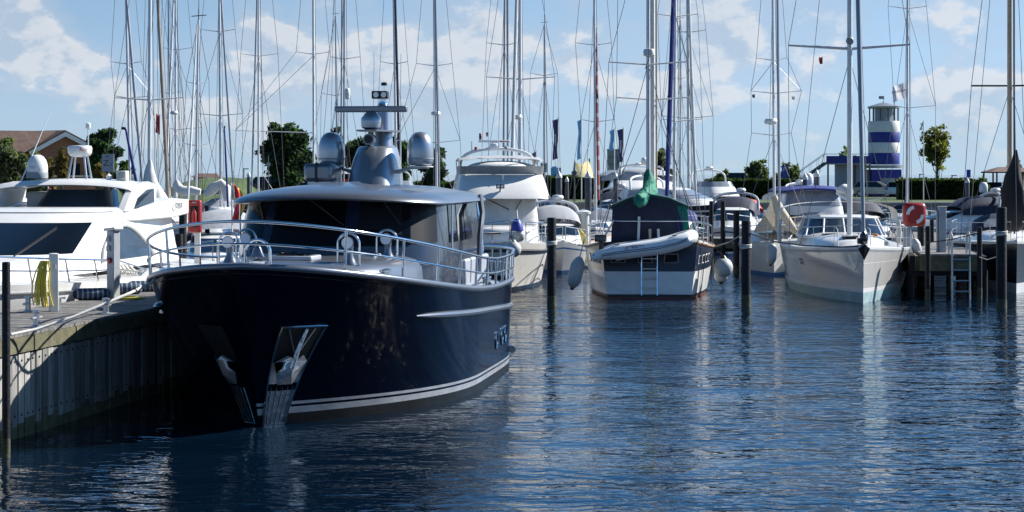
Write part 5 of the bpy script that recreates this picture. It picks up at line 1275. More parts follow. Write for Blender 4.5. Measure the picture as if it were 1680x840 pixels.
# ================================================================== SAILBOATS IN THE BACKGROUND (placed by their masts)
def sloop(label, x0, x1, D, w, mastm='mastalu', hullm='white', bow=1, spr=(), furl=None, cover='canvas_white', hood='canvas_grey', L=9.5, top=None, radar=None, B=1.5, skew=0., foul='bluefoul', gear=True, stays=True, boomdir=None, coverh=.16):
    """x0, x1: photo column of the mast at rows 0 and 290; bow=1 points at the camera"""
    X = PX(x1, D); t = thing('sailboat', label, 'sailboat', (X, D, 0), 0, 'sailboats moored in the background')
    fx, fy = X / D + skew, 1.; ln = math.hypot(fx, fy); f = Vector((-fx / ln * bow, -fy / ln * bow, 0)); n = Vector((-f.y, f.x, 0))
    base = Vector((X, D, 0)) + f * (.42 * L)
    def xf(mb):
        mb.v = [base + f * v.x + n * v.y + Vector((0, 0, v.z)) for v in mb.v]; return mb
    def lp(x, y, z): return base + f * x + n * y + Vector((0, 0, z))
    sheer = lambda s: 1.02 + .2 * max(0, 1 - s / (.7 * L)) ** 2
    H = Hull(L, B, sheer, rake=.7, tw=.72, tm=.45, p0=1.7, p1=2.1, te=2., wl=.7, flare=.6)
    ts = tsp(18, 1.5); zt = lambda z: (lambda q: H.vz(q, z))
    xf(H.mesh([(0, 1), (zt(.12), 0), (.55, 0), (.9, 2), (.95, 0), (1, 0)], ts)).build('hull', [hullm, foul, 'flagnavy' if hullm == 'white' else 'white'], t, world=True, angle=50)
    xf(H.deck(ts, 0, .02, .06)).build('deck', 'white2', t, world=True)
    cr = [plan(-.78 * L, -.24 * L, B * .66, .3 * L, 1.05, 12, 2.2), plan(-.78 * L, -.27 * L, B * .6, .28 * L, 1.36, 12, 2.2), plan(-.78 * L, -.34 * L, B * .4, .2 * L, 1.44, 12, 2.2)]
    xf(house(cr)).build('coachroof', 'white', t, world=True, angle=55)
    for sd in (1, -1):
        xf(MB().prism([(-.42 * L, sd * B * .635, 1.16), (-.68 * L, sd * B * .635, 1.16), (-.68 * L, sd * B * .61, 1.3), (-.44 * L, sd * B * .61, 1.3)], (0, .02 * sd, 0))).build('cabin_window', 'glass', t, world=True, smooth=False)
    if hood:
        rg = [[Vector((x, B * .72 * math.sin(R(a)), 1.25 + h * max(0, math.cos(R(a))) ** .55)) for a in range(-90, 91, 12)] for x, h in ((-.56 * L, .1), (-.6 * L, .62), (-.7 * L, .72))]
        xf(MB().loft(rg, ring_closed=False)).build('spray_hood', hood, t, world=True, angle=70)
    r = w * D / F / 2
    yt = -230 if top is None else top
    def mx(py): return lerp(x0, x1, py / 290.)
    zt_ = PZ(yt, D); topv = P(mx(yt), yt, D); foot = Vector((P(mx(290), 290, D).x, D, 1.3)); foot.x = PX(mx(HY + (CH - 1.3) * F / D), D)
    MB().tube([foot, topv], [r, r * .85], 10).build('mast', mastm, t, world=True)
    tips = []
    for (y, xl, xr) in spr:
        c = P(mx(y + 4), y + 4, D)
        tl, tr = P(xl, y, D + .25 * bow), P(xr, y, D + .25 * bow); tips.append((tl, tr))
        for e in (tl, tr): MB().tube([c, e], [r * .42, r * .24], 6).build('spreader', mastm if mastm != 'mastwood' else 'mastgrey', t, world=True)
    wr = .0105 * (D / 90) ** .7
    if stays:
        for k, sd in ((0, -1), (1, 1)):
            ch = [lp(-.44 * L, q * B * .93, 1.08) for q in (1, -1)]; ch = min(ch, key=lambda v: v.x * -sd)
            path = [topv] + [tp[k] for tp in tips] + [ch]
            MB().tube(path, wr, 4).build('shroud', 'wire', t, world=True)
            if tips:
                low = P(mx(spr[-1][0] + 6), spr[-1][0] + 6, D)
                MB().tube([low, ch + f * .5], wr, 4).build('shroud', 'wire', t, world=True)
                if len(tips) > 1: MB().tube([P(mx(spr[0][0] + 6), spr[0][0] + 6, D), tips[1][k]], wr, 4).build('shroud', 'wire', t, world=True)
        MB().tube([topv, lp(-L + .1, .25, 1.2)], wr, 4).build('backstay', 'wire', t, world=True)
        hp = P(mx(-40) + rnd.uniform(-2, 2), -40, D); MB().tube([hp, lp(-.45 * L, rnd.uniform(-.5, .5), 1.4)], wr, 4).build('halyard', 'wire', t, world=True)
    if furl:
        fx0, fx1, fw, fm_ = furl
        tp = P(lerp(fx0, fx1, -.75), -218, D - 3 * bow * .25); bt = lp(-.25, 0, 1.35); bt.x = PX(fx1 + (fx1 - fx0) * .05, bt.y)
        if top is not None: tp = P(fx0, max(top + 8, 0), D - 1.)
        fr = fw * D / F / 2
        MB().tube([tp, tp.lerp(bt, .35), tp.lerp(bt, .8), bt], [fr * .6, fr, fr * 1.15, fr * .7], 8).build('furled_foresail', fm_, t, world=True)
    if stays:
        bz_ = 2.05
        for k in range(3):
            pm_ = P(mx(60 + 70 * k), 60 + 70 * k, D); MB().tube([pm_, lp(-(.5 + .14 * k) * L, rnd.uniform(-.12, .12), bz_)], wr * .8, 4).build('lazy_jack', 'wire', t, world=True)
        MB().tube([P(mx(-40), -40, D), lp(-.86 * L, 0, bz_ + .1)], wr * .8, 4).build('topping_lift', 'wire', t, world=True)
    bz = 1.98; bend = lp(-.86 * L, 0, bz + .1)
    MB().tube([foot + Vector((0, 0, bz - 1.3)), bend], .055, 8).build('boom', mastm, t, world=True)
    if cover:
        mb = MB(); rg = []; a0 = foot + Vector((0, 0, 2.75 - 1.3)); a1 = foot + Vector((0, 0, bz + .12 - 1.3))
        pth = [(a0 - f * .1, .06), (a0.lerp(a1, .5) - f * .14, .12), (a1 - f * .3 + Vector((0, 0, .12)), coverh * 1.25), (a1.lerp(bend, .35) + Vector((0, 0, .12)), coverh * 1.1), (a1.lerp(bend, .7) + Vector((0, 0, .1)), coverh * .9), (bend + Vector((0, 0, .08)), coverh * .6)]
        for i, (p, q) in enumerate(pth): rg.append([p + n * (q * .75 * math.cos(a) * (1 + .12 * math.sin(4 * a + i * 2))) + Vector((0, 0, q * 1.2 * math.sin(a) * (1 + .1 * math.sin(3 * a + i))))for a in [2 * math.pi * k / 14 for k in range(14)]])
        mb.loft(rg, caps=True).build('sail_cover', cover, t, world=True, angle=70)
    if radar:
        c = P(radar[0], radar[1], D - .3 * bow); MB().lathe([(.06, -.12), (.22, -.09), (.25, 0), (.2, .09), (0, .11)], c, 14).build('radar', 'white', t, world=True)
    if top is not None:
        MB().tube([topv, topv + Vector((0, 0, .35))], .012, 4).build('masthead_aerial', 'wire', t, world=True)
        MB().tube([topv + Vector((-.22, 0, .12)), topv + Vector((.25, 0, .16))], .014, 4).build('wind_vane', 'black', t, world=True)
    if gear:
        for sd in (1, -1):
            xs = [-.05 * L, -.2 * L, -.36 * L, -.52 * L, -.68 * L, -.84 * L, -.98 * L]
            low = [H.at(x, 1., sd) + Vector((0, -.05 * sd, 0)) for x in xs]; tp = [p + Vector((0, 0, .58)) for p in low]
            a = MB(); a.tube([lp(*p) for p in tp], .014, 5); a.build('guard_rail', 'brushed', t, world=True)
            for p, q in list(zip(low, tp)): MB().tube([lp(*p), lp(*q)], .014, 5).build('stanchion', 'brushed', t, world=True)
        if gear != 'bare':
            MB().ell(lp(-.4 * L, B * 1.02, .75), (.13, .13, .36), 10, 6).build('hung_fender', 'fender_grey', t, world=True)
    return t

sloop('sailboat with bright alloy mast and furled grey foresail left of the tall thick mast', 207, 213, 86, 4.5, spr=[(101, 182, 232), (157, 188, 250)], furl=(210, 238, 4, 'mastgrey'), cover='canvas_white', L=9)
t2_ = sloop('sailboat with the thickest alloy mast and a peaked white sail cover behind the white yacht', 246, 245, 71, 6.5, spr=[(160, 188, 300)], cover='canvas_white', hood='canvas_navy', L=10, furl=None, coverh=.34)
sloop('sailboat with bare pale wooden mast leaning left, between two alloy masts', 259, 274, 97, 6., 'mastwood', 'teak', spr=[(-60, 240, 280)], cover='canvas_white', L=9.5)
sloop('sailboat with white radar dish on its mast beside the wooden mast', 288, 288, 110, 3.6, spr=[(78, 268, 315), (209, 276, 331)], furl=(284, 271, 3, 'mastwhite'), radar=(286, 185), cover='canvas_white', L=10)
t5_ = sloop('small sailboat with short mast ending below the clouds and grey cockpit hood', 326, 322, 60, 4., spr=[(134, 306, 343), (235, 300, 344)], furl=(323, 305, 3.4, 'mastwhite'), top=33, cover='canvas_white', hood='canvas_grey', L=7.5, hullm='midgrey', B=1.25)
t6_ = sloop('sailboat with two wide spreader pairs and sloping furled sail left of the German flag', 360, 362, 121, 4.6, spr=[(48, 330, 386), (186, 322, 398)], furl=(364, 384, 3, 'mastgrey'), cover='canvas_white', L=10.5)
sloop('sailboat with thin alloy mast and dark stay left of the navy yacht roof', 424, 424, 98, 3.3, spr=[(88, 395, 456)], furl=(421, 412, 2.6, 'mastgrey'), cover='canvas_navy', hood='canvas_navy', L=9)
sloop('sailboat with white mast rising left of the silver satellite dome', 514, 515, 110, 4.2, 'mastwhite', spr=[(85, 486, 541), (214, 386, 515)], cover='canvas_blue', L=10)
sloop('sailboat with white radar reflector tube on its dark mast behind the navy yacht', 565, 564, 97, 3.2, 'mastgrey', spr=[(93, 542, 591)], furl=(561, 559, 2.6, 'mastgrey'), cover='canvas_navy', L=9)
sloop('small sailboat with short grey mast and wind vane beside the radar reflector tube', 550, 553, 124, 2.6, 'mastgrey', spr=[(153, 527, 565)], top=26, cover='canvas_white', L=7.5, B=1.2)
sloop('sailboat with dark blue furled foresail behind the navy yacht pylon', 646, 650, 110, 4.2, spr=[(101, 624, 669)], furl=(649, 657, 3.6, 'canvas_navy'), cover='canvas_navy', L=10)
sloop('sailboat with small round radar on its mast just right of the right satellite dome', 713, 716, 97, 4.2, spr=[(104, 683, 742), (230, 650, 755)], furl=(715, 721, 3., 'mastgrey'), radar=(715, 186), cover='canvas_white', L=10)
sloop('sailboat with slim grey mast and two spreader pairs left of the thick trawler side mast', 828, 826, 110, 3.6, 'mastgrey', spr=[(70, 798, 852)], cover='canvas_white', L=9, furl=(833, 833, 3, 'mastgrey'))
sloop('sailboat with thick mast and white and navy furled sail directly behind the trawler', 853, 853, 91, 6.2, spr=[(126, 798, 910)], furl=(847, 838, 5, 'canvas_white'), cover='canvas_white', radar=(849, 192), L=11)
sloop('sailboat with red furled foresail on its mast left of the ketch', 975, 977, 85, 4.4, spr=[(70, 944, 1003), (196, 953, 1008)], cover=None, hood='clearvinyl', L=9)
sloop('sailboat with bright blue furled foresail directly right of the ketch masts', 1108, 1106, 85, 5., 'mastwhite', spr=[(23, 1079, 1145), (195, 1085, 1152)], furl=(1104, 1093, 7., 'canvas_blue'), cover='canvas_blue', hood='canvas_blue', L=10)
sloop('sailboat with twin pale masts close together right of the blue furled sail', 1128, 1130, 113, 5.2, 'mastwhite', spr=[(49, 1098, 1158), (190, 1085, 1170)], furl=(1131, 1142, 4, 'mastwhite'), cover='canvas_white', L=11)
sloop('sailboat with white mast and beige boom tent left of the grey sailboat', 1268, 1270, 68.5, 4.6, 'mastwhite', 'white2', spr=[(95, 1241, 1291), (149, 1232, 1315), (218, 1233, 1298)], furl=(1276, 1279, 4, 'mastgrey'), radar=(1265, 199), cover='canvas_beige', hood=None, L=8.5)
sloop('sailboat with slim white mast under the white and red flag right of the grey sailboat', 1489, 1488, 97, 4.2, 'mastwhite', spr=[(10, 1457, 1520), (173, 1467, 1535)], cover='canvas_black', hood='canvas_navy', L=9.5)

def bundle(t, pts, D, m, nm='sail_cover', seed=0):
    rg = []
    for i, (px, py, r) in enumerate(pts):
        c = P(px, py, D); r = r * D / F; a_ = pts[min(i + 1, len(pts) - 1)]; b_ = pts[max(i - 1, 0)]
        d = Vector((a_[0] - b_[0], 0, b_[1] - a_[1])).normalized(); n = Vector((-d.z, 0, d.x))
        rg.append([c + n * (r * math.cos(q) * (1 + .13 * math.sin(4 * q + i * 1.7 + seed))) + Vector((0, r * .8 * math.sin(q), 0)) for q in [2 * math.pi * k / 18 for k in range(18)]])
    MB().loft(rg, caps=True).build(nm, m, t, world=True, angle=70)
sloop('small far sailboat with very thin mast between blue furled sail and twin pale masts', 1116, 1116, 126, 2.4, 'mastgrey', spr=[(126, 1104, 1127)], top=33, cover=None, hood=None, L=7, B=1.1)
sloop('small far sailboat with slim mast just left of the white radar dish', 276, 279, 127, 2.4, 'mastgrey', spr=[(150, 262, 296)], top=None, cover='canvas_navy', hood=None, L=7, B=1.1)
sloop('far sailboat with slim grey mast in the gap right of the trawler', 893, 893, 126, 2.6, 'mastgrey', spr=[(120, 870, 915)], cover='canvas_white', hood=None, L=8, B=1.2, top=40)
bundle(t2_, [(246, 262, 2.5), (245, 280, 7), (246, 300, 13), (250, 322, 21), (257, 345, 25)], 70.5, 'canvas_white', 'peaked_cover')
bundle(t5_, [(289, 296, 3), (291, 306, 7), (299, 314, 9), (314, 313, 8), (329, 315, 5)], 59.5, 'canvas_white', 'furled_mainsail')
bundle(t6_, [(337, 320, 6), (350, 309, 9), (363, 301, 8), (371, 309, 8), (372, 330, 5)], 118, 'canvas_white', 'furled_mainsail', 2)
# the red furled sail, blue boom gallows and the beige boom tent
o = MB().tube([P(978.5, 45, 84.2), P(979, 150, 83.6), P(981, 250, 82), P(982, 328, 81.2)], [.02, .05, .065, .05], 8).build('furled_sail', stripes_mat('red_white_sail_wrap', (.27, .06, .06), (.4, .3, .3), 2, 1.6, .8, .72), loc=tuple(P(979, 328, 81.2)))
tag(o, 'slim red furled sail standing beside the alloy mast left of the ketch', 'sail')
def boom_tent():
    D = 66.2; t = thing('boom_tent', 'beige canvas tent hung over the boom of the boat left of the grey sailboat', 'canvas tent', P(1272, 380, D))
    r0 = P(1271, 318, D + .4); a = P(1236, 382, D); b = P(1312, 380, D); c = P(1240, 372, D + 3.5); d = P(1306, 372, D + 3.5); r1 = P(1274, 330, D + 3.5)
    e = P(1268, 352, D - .3)
    MB().add([r0, r1, c, a, P(1254, 352, D)], [(0, 1, 2, 3, 4)]).add([r0, b, d, r1], [(0, 1, 2, 3)]).add([r0, P(1254, 352, D), a, P(1272, 378, D - .1), b], [(0, 1, 2, 3), (0, 3, 4)]).build('tent_sides', 'canvas_beige', t, world=True, smooth=False)
    MB().tube([P(1270, 322, D - .3), P(1278, 345, D - .35), P(1294, 368, D - .3), P(1306, 381, D - .2)], [.1, .2, .18, .1], 10).build('rolled_sail', 'canvas_beige', t, world=True)
boom_tent()
for (xa, ya), (xb, yb), D, lab in (((206, 211), (229, 285), 66, 'blue pole with bent tip leaning beside the leftmost mast'), ((368, 208), (374, 300), 100, 'upright blue pole beside the mast left of the German flag')):
    A, B_ = P(xb, yb + 40, D), P(xa, ya, D); t = thing('flag_pole', lab, 'pole', A, 0)
    MB().tube([A, A.lerp(B_, .5), B_], [.05, .055, .035], 8).build('pole', 'canvas_blue', t, world=True)
    MB().tube([B_, B_ + Vector((-.14 if xa < 300 else .05, 0, .02))], .05, 8).build('tip', 'canvas_navy', t, world=True)

# ================================================================== MOTOR CRUISERS IN THE BACKGROUND
def cruiser(label, bx, by, D, ang, L=9., B=1.5, hullm='white', canopy=None, fly=False, arch=True, dome=None, screen='glass', fb=1.25, name='motor_cruiser', stripe='flagnavy', low=False, wheel=False):
    """bow tip under photo column bx at distance D; ang = compass of the bow, 0 = at the camera, + = to the right"""
    loc = Vector((PX(bx, D), D, 0)); a = R(ang); y = thing(name, label, 'motor boat', loc, math.atan2(-math.cos(a), math.sin(a)), 'motor boats moored in the background')
    sheer = lambda s: fb + .3 * max(0, 1 - s / (.7 * L)) ** 2
    H = Hull(L, B, sheer, rake=1.1, tw=.9, tm=.5, p0=1.6, p1=2.2, te=2., wl=.8, flare=1.)
    ts = tsp(20, 1.6); zt = lambda z: (lambda q: H.vz(q, z))
    H.mesh([(0, 1), (zt(.1), 0), (.5, 0), (.8, 0), (.84, 2), (.88, 0), (1, 0)], ts).build('hull', [hullm, 'bluefoul', stripe if hullm == 'white' else 'white'], y, angle=50)
    H.deck(ts, 0, .02, .08).build('deck', 'white', y)
    z0 = fb + .02
    b0 = plan(-.86 * L, -.18 * L, B * .8, .3 * L, z0, 18, 2.4); b1 = plan(-.86 * L, -.27 * L, B * .74, .26 * L, z0 + .42, 18, 2.4); b2 = plan(-.82 * L, -.46 * L, B * .68, .16 * L, z0 + (.95 if not low else .8), 18, 2.8); b3 = plan(-.8 * L, -.5 * L, B * .6, .14 * L, z0 + (1.03 if not low else .86), 18, 2.8)
    house([b0, b1, b2, b3]).build('cabin', 'white', y, angle=40); n = len(b1)
    band(b1, b2, 7, n - 8, .08, .93, .012).build('windscreen', screen, y)
    for sd, rg in ((-1, (1, 3)), (1, (n - 4, n - 2))):
        p0, p1 = b1[rg[0]], b1[rg[1]]; q0, q1 = b2[rg[0]], b2[rg[1]]; o_ = Vector((0, .014 * sd, 0))
        MB().add([p0.lerp(q0, .12) + o_, p1.lerp(q1, .12) + o_, p1.lerp(q1, .88) + o_, p0.lerp(q0, .88) + o_], [(0, 1, 2, 3)]).build('side_window', screen, y, smooth=False)
    zc = z0 + 1.0
    if wheel:                                             # tall upright wheelhouse with windows all round and a blue roof edge
        w0 = plan(-.9 * L, -.4 * L, B * .84, .5, z0 + .7, 16, 4.); w1 = plan(-.9 * L, -.42 * L, B * .82, .5, z0 + 1.0, 16, 4.); w2 = plan(-.9 * L, -.47 * L, B * .74, .45, z0 + 1.62, 16, 4.)
        house([w0, w1, w2]).build('wheelhouse', 'white', y); nw = len(w1)
        for a_, b_ in ((6, 9), (9, nw - 10), (nw - 10, nw - 7)): band(w1, w2, a_, b_, .05, .92, .012).build('front_window', 'clearvinyl', y)
        for sd, a_ in ((-1, 1), (-1, 2), (1, nw - 4), (1, nw - 3)):
            o_ = Vector((0, .012 * sd, 0)); MB().add([w1[a_].lerp(w1[a_ + 1], .06) + o_, w1[a_].lerp(w1[a_ + 1], .94) + o_, w2[a_].lerp(w2[a_ + 1], .94) + o_, w2[a_].lerp(w2[a_ + 1], .06) + o_], [(0, 1, 2, 3)]).build('side_window', 'glass', y, smooth=False)
        r0 = plan(-.92 * L, -.42 * L, B * .86, .6, z0 + 1.6, 16, 3.2, zc=.1); r1 = plan(-.92 * L, -.41 * L, B * .87, .6, z0 + 1.68, 16, 3.2, zc=.1); r2 = plan(-.9 * L, -.48 * L, B * .7, .5, z0 + 1.78, 16, 3.2, zc=.06)
        house([r0, r1, r2]).build('wheelhouse_roof', 'canvas_blue', y, angle=50); zc += .68
    if fly:
        c0 = plan(-.84 * L, -.42 * L, B * .78, .14 * L, zc, 16, 3.); c1 = plan(-.82 * L, -.5 * L, B * .72, .12 * L, zc + .55, 16, 3.)
        house([plan(-.84 * L, -.44 * L, B * .7, .14 * L, zc - .05, 16, 3.), c0, c1]).build('flybridge', 'white', y)
        MB().loft([plan(-.7 * L, -.5 * L, B * .7, .12 * L, zc + .54, 16, 3.), plan(-.7 * L, -.53 * L, B * .64, .12 * L, zc + .86, 16, 3.)], ring_closed=False).build('flybridge_screen', 'clearvinyl', y)
        zc += .9
    if canopy:
        rg = []
        for x, h in ((-.5 * L, .02), (-.58 * L, .42), (-.72 * L, .5), (-.88 * L, .4), (-.97 * L, .05)):
            rg.append([Vector((x, B * .78 * math.sin(R(t)), zc - .35 + (h + .35) * max(0, math.cos(R(t))) ** .5)) for t in range(-90, 91, 12)])
        MB().loft(rg, ring_closed=False).build('canopy', canopy, y, angle=70)
    if arch:
        x = -.74 * L
        MB().tube([Vector((x - .3 * math.cos(R(t)) , B * .8 * math.sin(R(t)), zc - .1 + .75 * abs(math.cos(R(t))) ** .4)) for t in range(-90, 91, 9)], .06, 8).build('radar_arch', 'white', y)
        MB().lathe([(.06, 0), (.2, .03), (.23, .1), (.18, .17), (0, .19)], (x - .3, .2, zc + .68), 14).build('radar', 'white', y)
    if dome:
        MB().lathe([(.16, 0), (.19, .05), (.2, .25), (.17, .38), (.1, .45), (0, .47)], (-.7 * L, dome, zc + (.66 if arch else .1)), 16).build('satellite_dome', 'white', y)
    for sd in (1, -1):
        xs = [-.02 * L, -.12 * L, -.24 * L, -.36 * L, -.5 * L]
        lw = [H.at(x, 1., sd) + Vector((0, -.05 * sd, 0)) for x in xs]; tp = [p + Vector((.08, 0, .55)) for p in lw]; tp[-1] = lw[-1] + Vector((-.2, 0, .05))
        rail(y, tp, lw, 'bow_rail', .016, m='brushed', midr=.009)
    return y
cruiser('white motor cruiser partly cut off at the far left edge behind the white yacht', 60, 0, 53, 40, 9, 1.55, fly=False, arch=True)
cruiser('motor cruiser with dark blue hull and curved white cabin pointing right beyond the ketch', 1224, 0, 98, 42, 9.5, 1.6, 'darkgrey', screen='clearvinyl', fb=1.75)
cruiser('white flybridge motor cruiser with navy band lying beyond the ketch canopy', 990, 0, 114, -18, 12, 1.9, 'white', fly=True, dome=.4, fb=1.55)
cruiser('tall white flybridge cruiser with grey sun top beyond the twin pale masts', 1162, 0, 124, 30, 11, 1.8, 'white', fly=True, canopy='canvas_grey', fb=1.5)
cruiser('tall wheelhouse motor boat with blue roof edge and white dome behind the grey sailboat', 1362, 0, 66, 0, 8, 1.3, 'darkgrey', arch=False, dome=.1, screen='clearvinyl', fb=1.3, wheel=True)
cruiser('white motor cruiser with navy cockpit canopy lying broadside behind the finger jetty', 1440, 0, 86, -78, 7.2, 1.45, 'white', canopy='canvas_navy', dome=.2, fb=1.0, arch=True, low=True)
cruiser('small white motor boat with blue arched canopy right of the trawler', 926, 0, 66.5, 4, 5.8, 1.15, 'white', canopy='canvas_grey', arch=True, fb=.85, low=True, stripe='bluefoul')
cruiser('small motor boat with dark windows lying between the trawler and the capped piles', 908, 0, 111, 15, 7, 1.3, 'white', canopy='canvas_navy', fb=1.1)
cruiser('small motor boat with red hood lying left of the beige boom tent', 1266, 0, 93, 18, 5., 1.0, 'white', canopy='brightred', arch=False, fb=.85, low=True)
cruiser('grey hooded motor boat beside the red extinguisher cabinet', 352, 0, 46.5, 6, 6.5, 1.15, 'canvas_grey', canopy='canvas_grey', arch=False, fb=1.05, low=True)
cruiser('white motor boat with open bow rail moored far behind the navy yacht roof', 690, 0, 122, 20, 8, 1.4, 'white', fly=True, fb=1.2)
cruiser('dark canopied motor boat lying beside the lifebuoy cabinet behind the finger jetty', 1460, 0, 70.5, 8, 6.2, 1.2, 'white', canopy='canvas_navy', arch=False, fb=1.05, low=True)

cruiser('white motor boat with navy canopy lying behind the slim piles right of the ketch', 1190, 0, 81, -12, 6.5, 1.25, 'white', canopy='canvas_navy', arch=True, fb=1.0)
cruiser('white cabin cruiser with bare arch far behind the pile standing in open water', 1238, 0, 108, 20, 8, 1.4, 'white', fly=True, fb=1.2)
cruiser('dark hulled cabin cruiser with grey canopy behind the white mast and boom tent', 1300, 0, 104, -15, 8, 1.4, 'darkgrey', canopy='canvas_grey', fb=1.3)
cruiser('white cruiser with tinted windows lying between the lighthouse and the red cabinet', 1448, 0, 108, 35, 9, 1.5, 'white', arch=True, fb=1.3, canopy='canvas_grey')
cruiser('grey motor boat with black canopy lying behind the finger jetty ladder', 1590, 0, 112, -40, 7, 1.3, 'white2', canopy='canvas_black', fb=1.1)
cruiser('white boat with navy sprayhood just left of the ketch behind the pale post', 1000, 0, 99.5, -8, 7, 1.3, 'white', canopy='canvas_navy', fb=1.1)
cruiser('small white cuddy boat with steel arch between trawler and black pile', 880, 0, 79.5, 10, 6, 1.1, 'white', arch=True, fb=1.)
# ================================================================== FLAGS AND PENNANTS
def ensign(lab, px, ytop, ybot, D, poleh, w_, h_, cols, hang=True, cat='flag'):
    b = P(px, ybot, D); t = thing('flag', lab, cat, b)
    z1 = P(px, ytop, D).z - b.z
    MB().tube([(0, 0, 0), (-.02, 0, z1)], .016, 6).build('flag_staff', 'mastwhite', t)
    n = len(cols)
    g = []
    NX = 10
    for i in range(NX + 1):                               # i down the hanging fly, j across the stripes
        f = i / NX; row = []
        for j in range(n * 3 + 1):
            u = j / (n * 3)
            row.append(Vector((.02 + w_ * (u * (.55 + .25 * math.sin(f * 3))) + .05 * math.sin(f * 4), .06 * math.sin(u * 9 + f * 2), z1 - .03 - h_ * f - .12 * u * (1 - f))))
        g.append(row)
    mb = MB()
    for k in range(n): mb.loft([r_[k * 3:k * 3 + 4] for r_ in g], ring_closed=False, mi=k)
    mb.build('cloth', cols, t, angle=70); return t
ensign('German flag hanging limp on its staff left of the navy wheelhouse', 381, 300, 385, 43, 0, .28, .85, ['german_red', 'german_red', 'gold'])
ensign('German flag hanging limp seen through the arch of the white yacht', 80, 306, 345, 52, 0, .16, .55, ['german_red', 'gold', 'gold'])
def wave_flag(lab, px, py, D, w_, h_, base, wr=None, sgn=-1, tilt=0., name='flag', halves=None):
    t = thing(name, lab, 'flag', P(px, py, D)); g = flag_cloth(w_, h_, 12, 8, .08, .0)
    g = [[Vector((sgn * v.x, v.y, v.z + tilt * v.x)) for v in r] for r in g]
    mb = MB()
    if halves: mb.loft(g[:5], ring_closed=False, mi=0); mb.loft(g[4:], ring_closed=False, mi=1); mb.build('cloth', halves, t)
    else: mb.loft(g, ring_closed=False); mb.build('cloth', base, t)
    if wr: text('lettering', wr, h_ * .24, 'red', t, (sgn * w_ * .55, -.14, -h_ * .45 + tilt * w_ * .5), (R(90), R(-12), 0), .002)
    MB().tube([(0, 0, -h_), (0, 0, h_ * .1)], .012, 5).build('toggle_line', 'wire', t); return t
wave_flag('white flag with red lettering streaming left of the slim white mast', 1488, 134, 96.6, .8, .8, 'flagwhite', 'MARINA', -1, -.35)
wave_flag('small dark red pennant under the left spreader of the grey sailboat', 1349, 94, 56.6, .1, .2, 'german_red')
wave_flag('small grey pennant below the left spreader of the boom tent boat', 1238, 155, 68, .09, .12, 'flagnavy')
wave_flag('tiny white pennant below the right spreader of the boom tent boat', 1303, 158, 68, .09, .12, 'paper')
wave_flag('small dark red courtesy flag beside the pale wooden mast', 262, 190, 96, .22, .95, 'german_red', tilt=.6)
wave_flag('tiny red and white flag left of the trawler radar', 801, 217, 90, .12, .2, 'paper', halves=['german_red', 'paper'])
def reflector(lab, px, py, D, r, h, m, mb_='black'):
    t = thing('lantern', lab, 'lantern', P(px, py, D)); MB().lathe([(r * .8, -h / 2), (r, -h * .4), (r, h * .4), (r * .7, h / 2), (0, h * .55)], (0, 0, 0), 12).build('body', m, t)
    MB().lathe([(r * 1.06, -h * .15), (r * 1.06, h * .1)], (0, 0, 0), 12).build('band', mb_, t); return t
reflector('white radar reflector tube fixed to the mast behind the navy yacht', 570, 154, 96.6, .13, .55, 'white', 'white2')
reflector('red and black hanging lantern left of the trawler radar', 788, 224, 89, .06, .3, 'red')
# ================================================================== THE SHORE
def block(lab, name, cat, A, B, z0, z1, th, m): pass
t = thing('quay_wall', 'low grey concrete quay wall along the far shore', 'quay wall', (5, LF - .4, 0))
MB().box((0, 0, LZ / 2 - .5), (148, .8, LZ + 1.3)).build('wall', 'concrete', t); MB().box((0, -.1, LZ + .22), (148.4, 1., .16)).build('coping', 'concrete', t)

# ---- foliage: leaf-sized faces through the volume of the crown
def foliage(name, parent, clumps, n, size, mats, flat=.7, world=True):
    """clumps: list of (centre, radii); leaves scattered through each, thicker near the outside"""
    vs, fs, mi = [], [], []; wt = [c[1][0] * c[1][1] * c[1][2] for c in clumps]; tot = sum(wt)
    ctone = [rnd.random() for _ in clumps]
    for ci, ((c, r), w_) in enumerate(zip(clumps, wt)):
        k = max(12, int(n * w_ / tot))
        for _ in range(k):
            d = Vector((rnd.gauss(0, 1), rnd.gauss(0, 1), rnd.gauss(0, 1))).normalized(); q = rnd.random() ** .4
            p = c + Vector((d.x * r[0], d.y * r[1], d.z * r[2])) * q * rnd.uniform(.75, 1.12)
            s_ = size * rnd.uniform(.6, 1.4)
            u = Vector((rnd.gauss(0, 1), rnd.gauss(0, 1), rnd.gauss(0, 1))).normalized(); v = u.orthogonal(); v.rotate(Matrix.Rotation(rnd.random() * 6.28, 3, u))
            o = len(vs); w2 = u.cross(v)
            vs += [p - v * s_, p + w2 * s_ * .45, p + v * s_, p - w2 * s_ * .45]; fs.append((o, o + 1, o + 2, o + 3))
            a = ctone[ci] * .6 + rnd.random() * .4
            mi.append(0 if a < .36 else (1 if a < .68 else 2))
    mb = MB(); mb.v, mb.f, mb.m = vs, fs, mi
    return mb.build(name, mats, parent, world=world, smooth=False, fix=False)

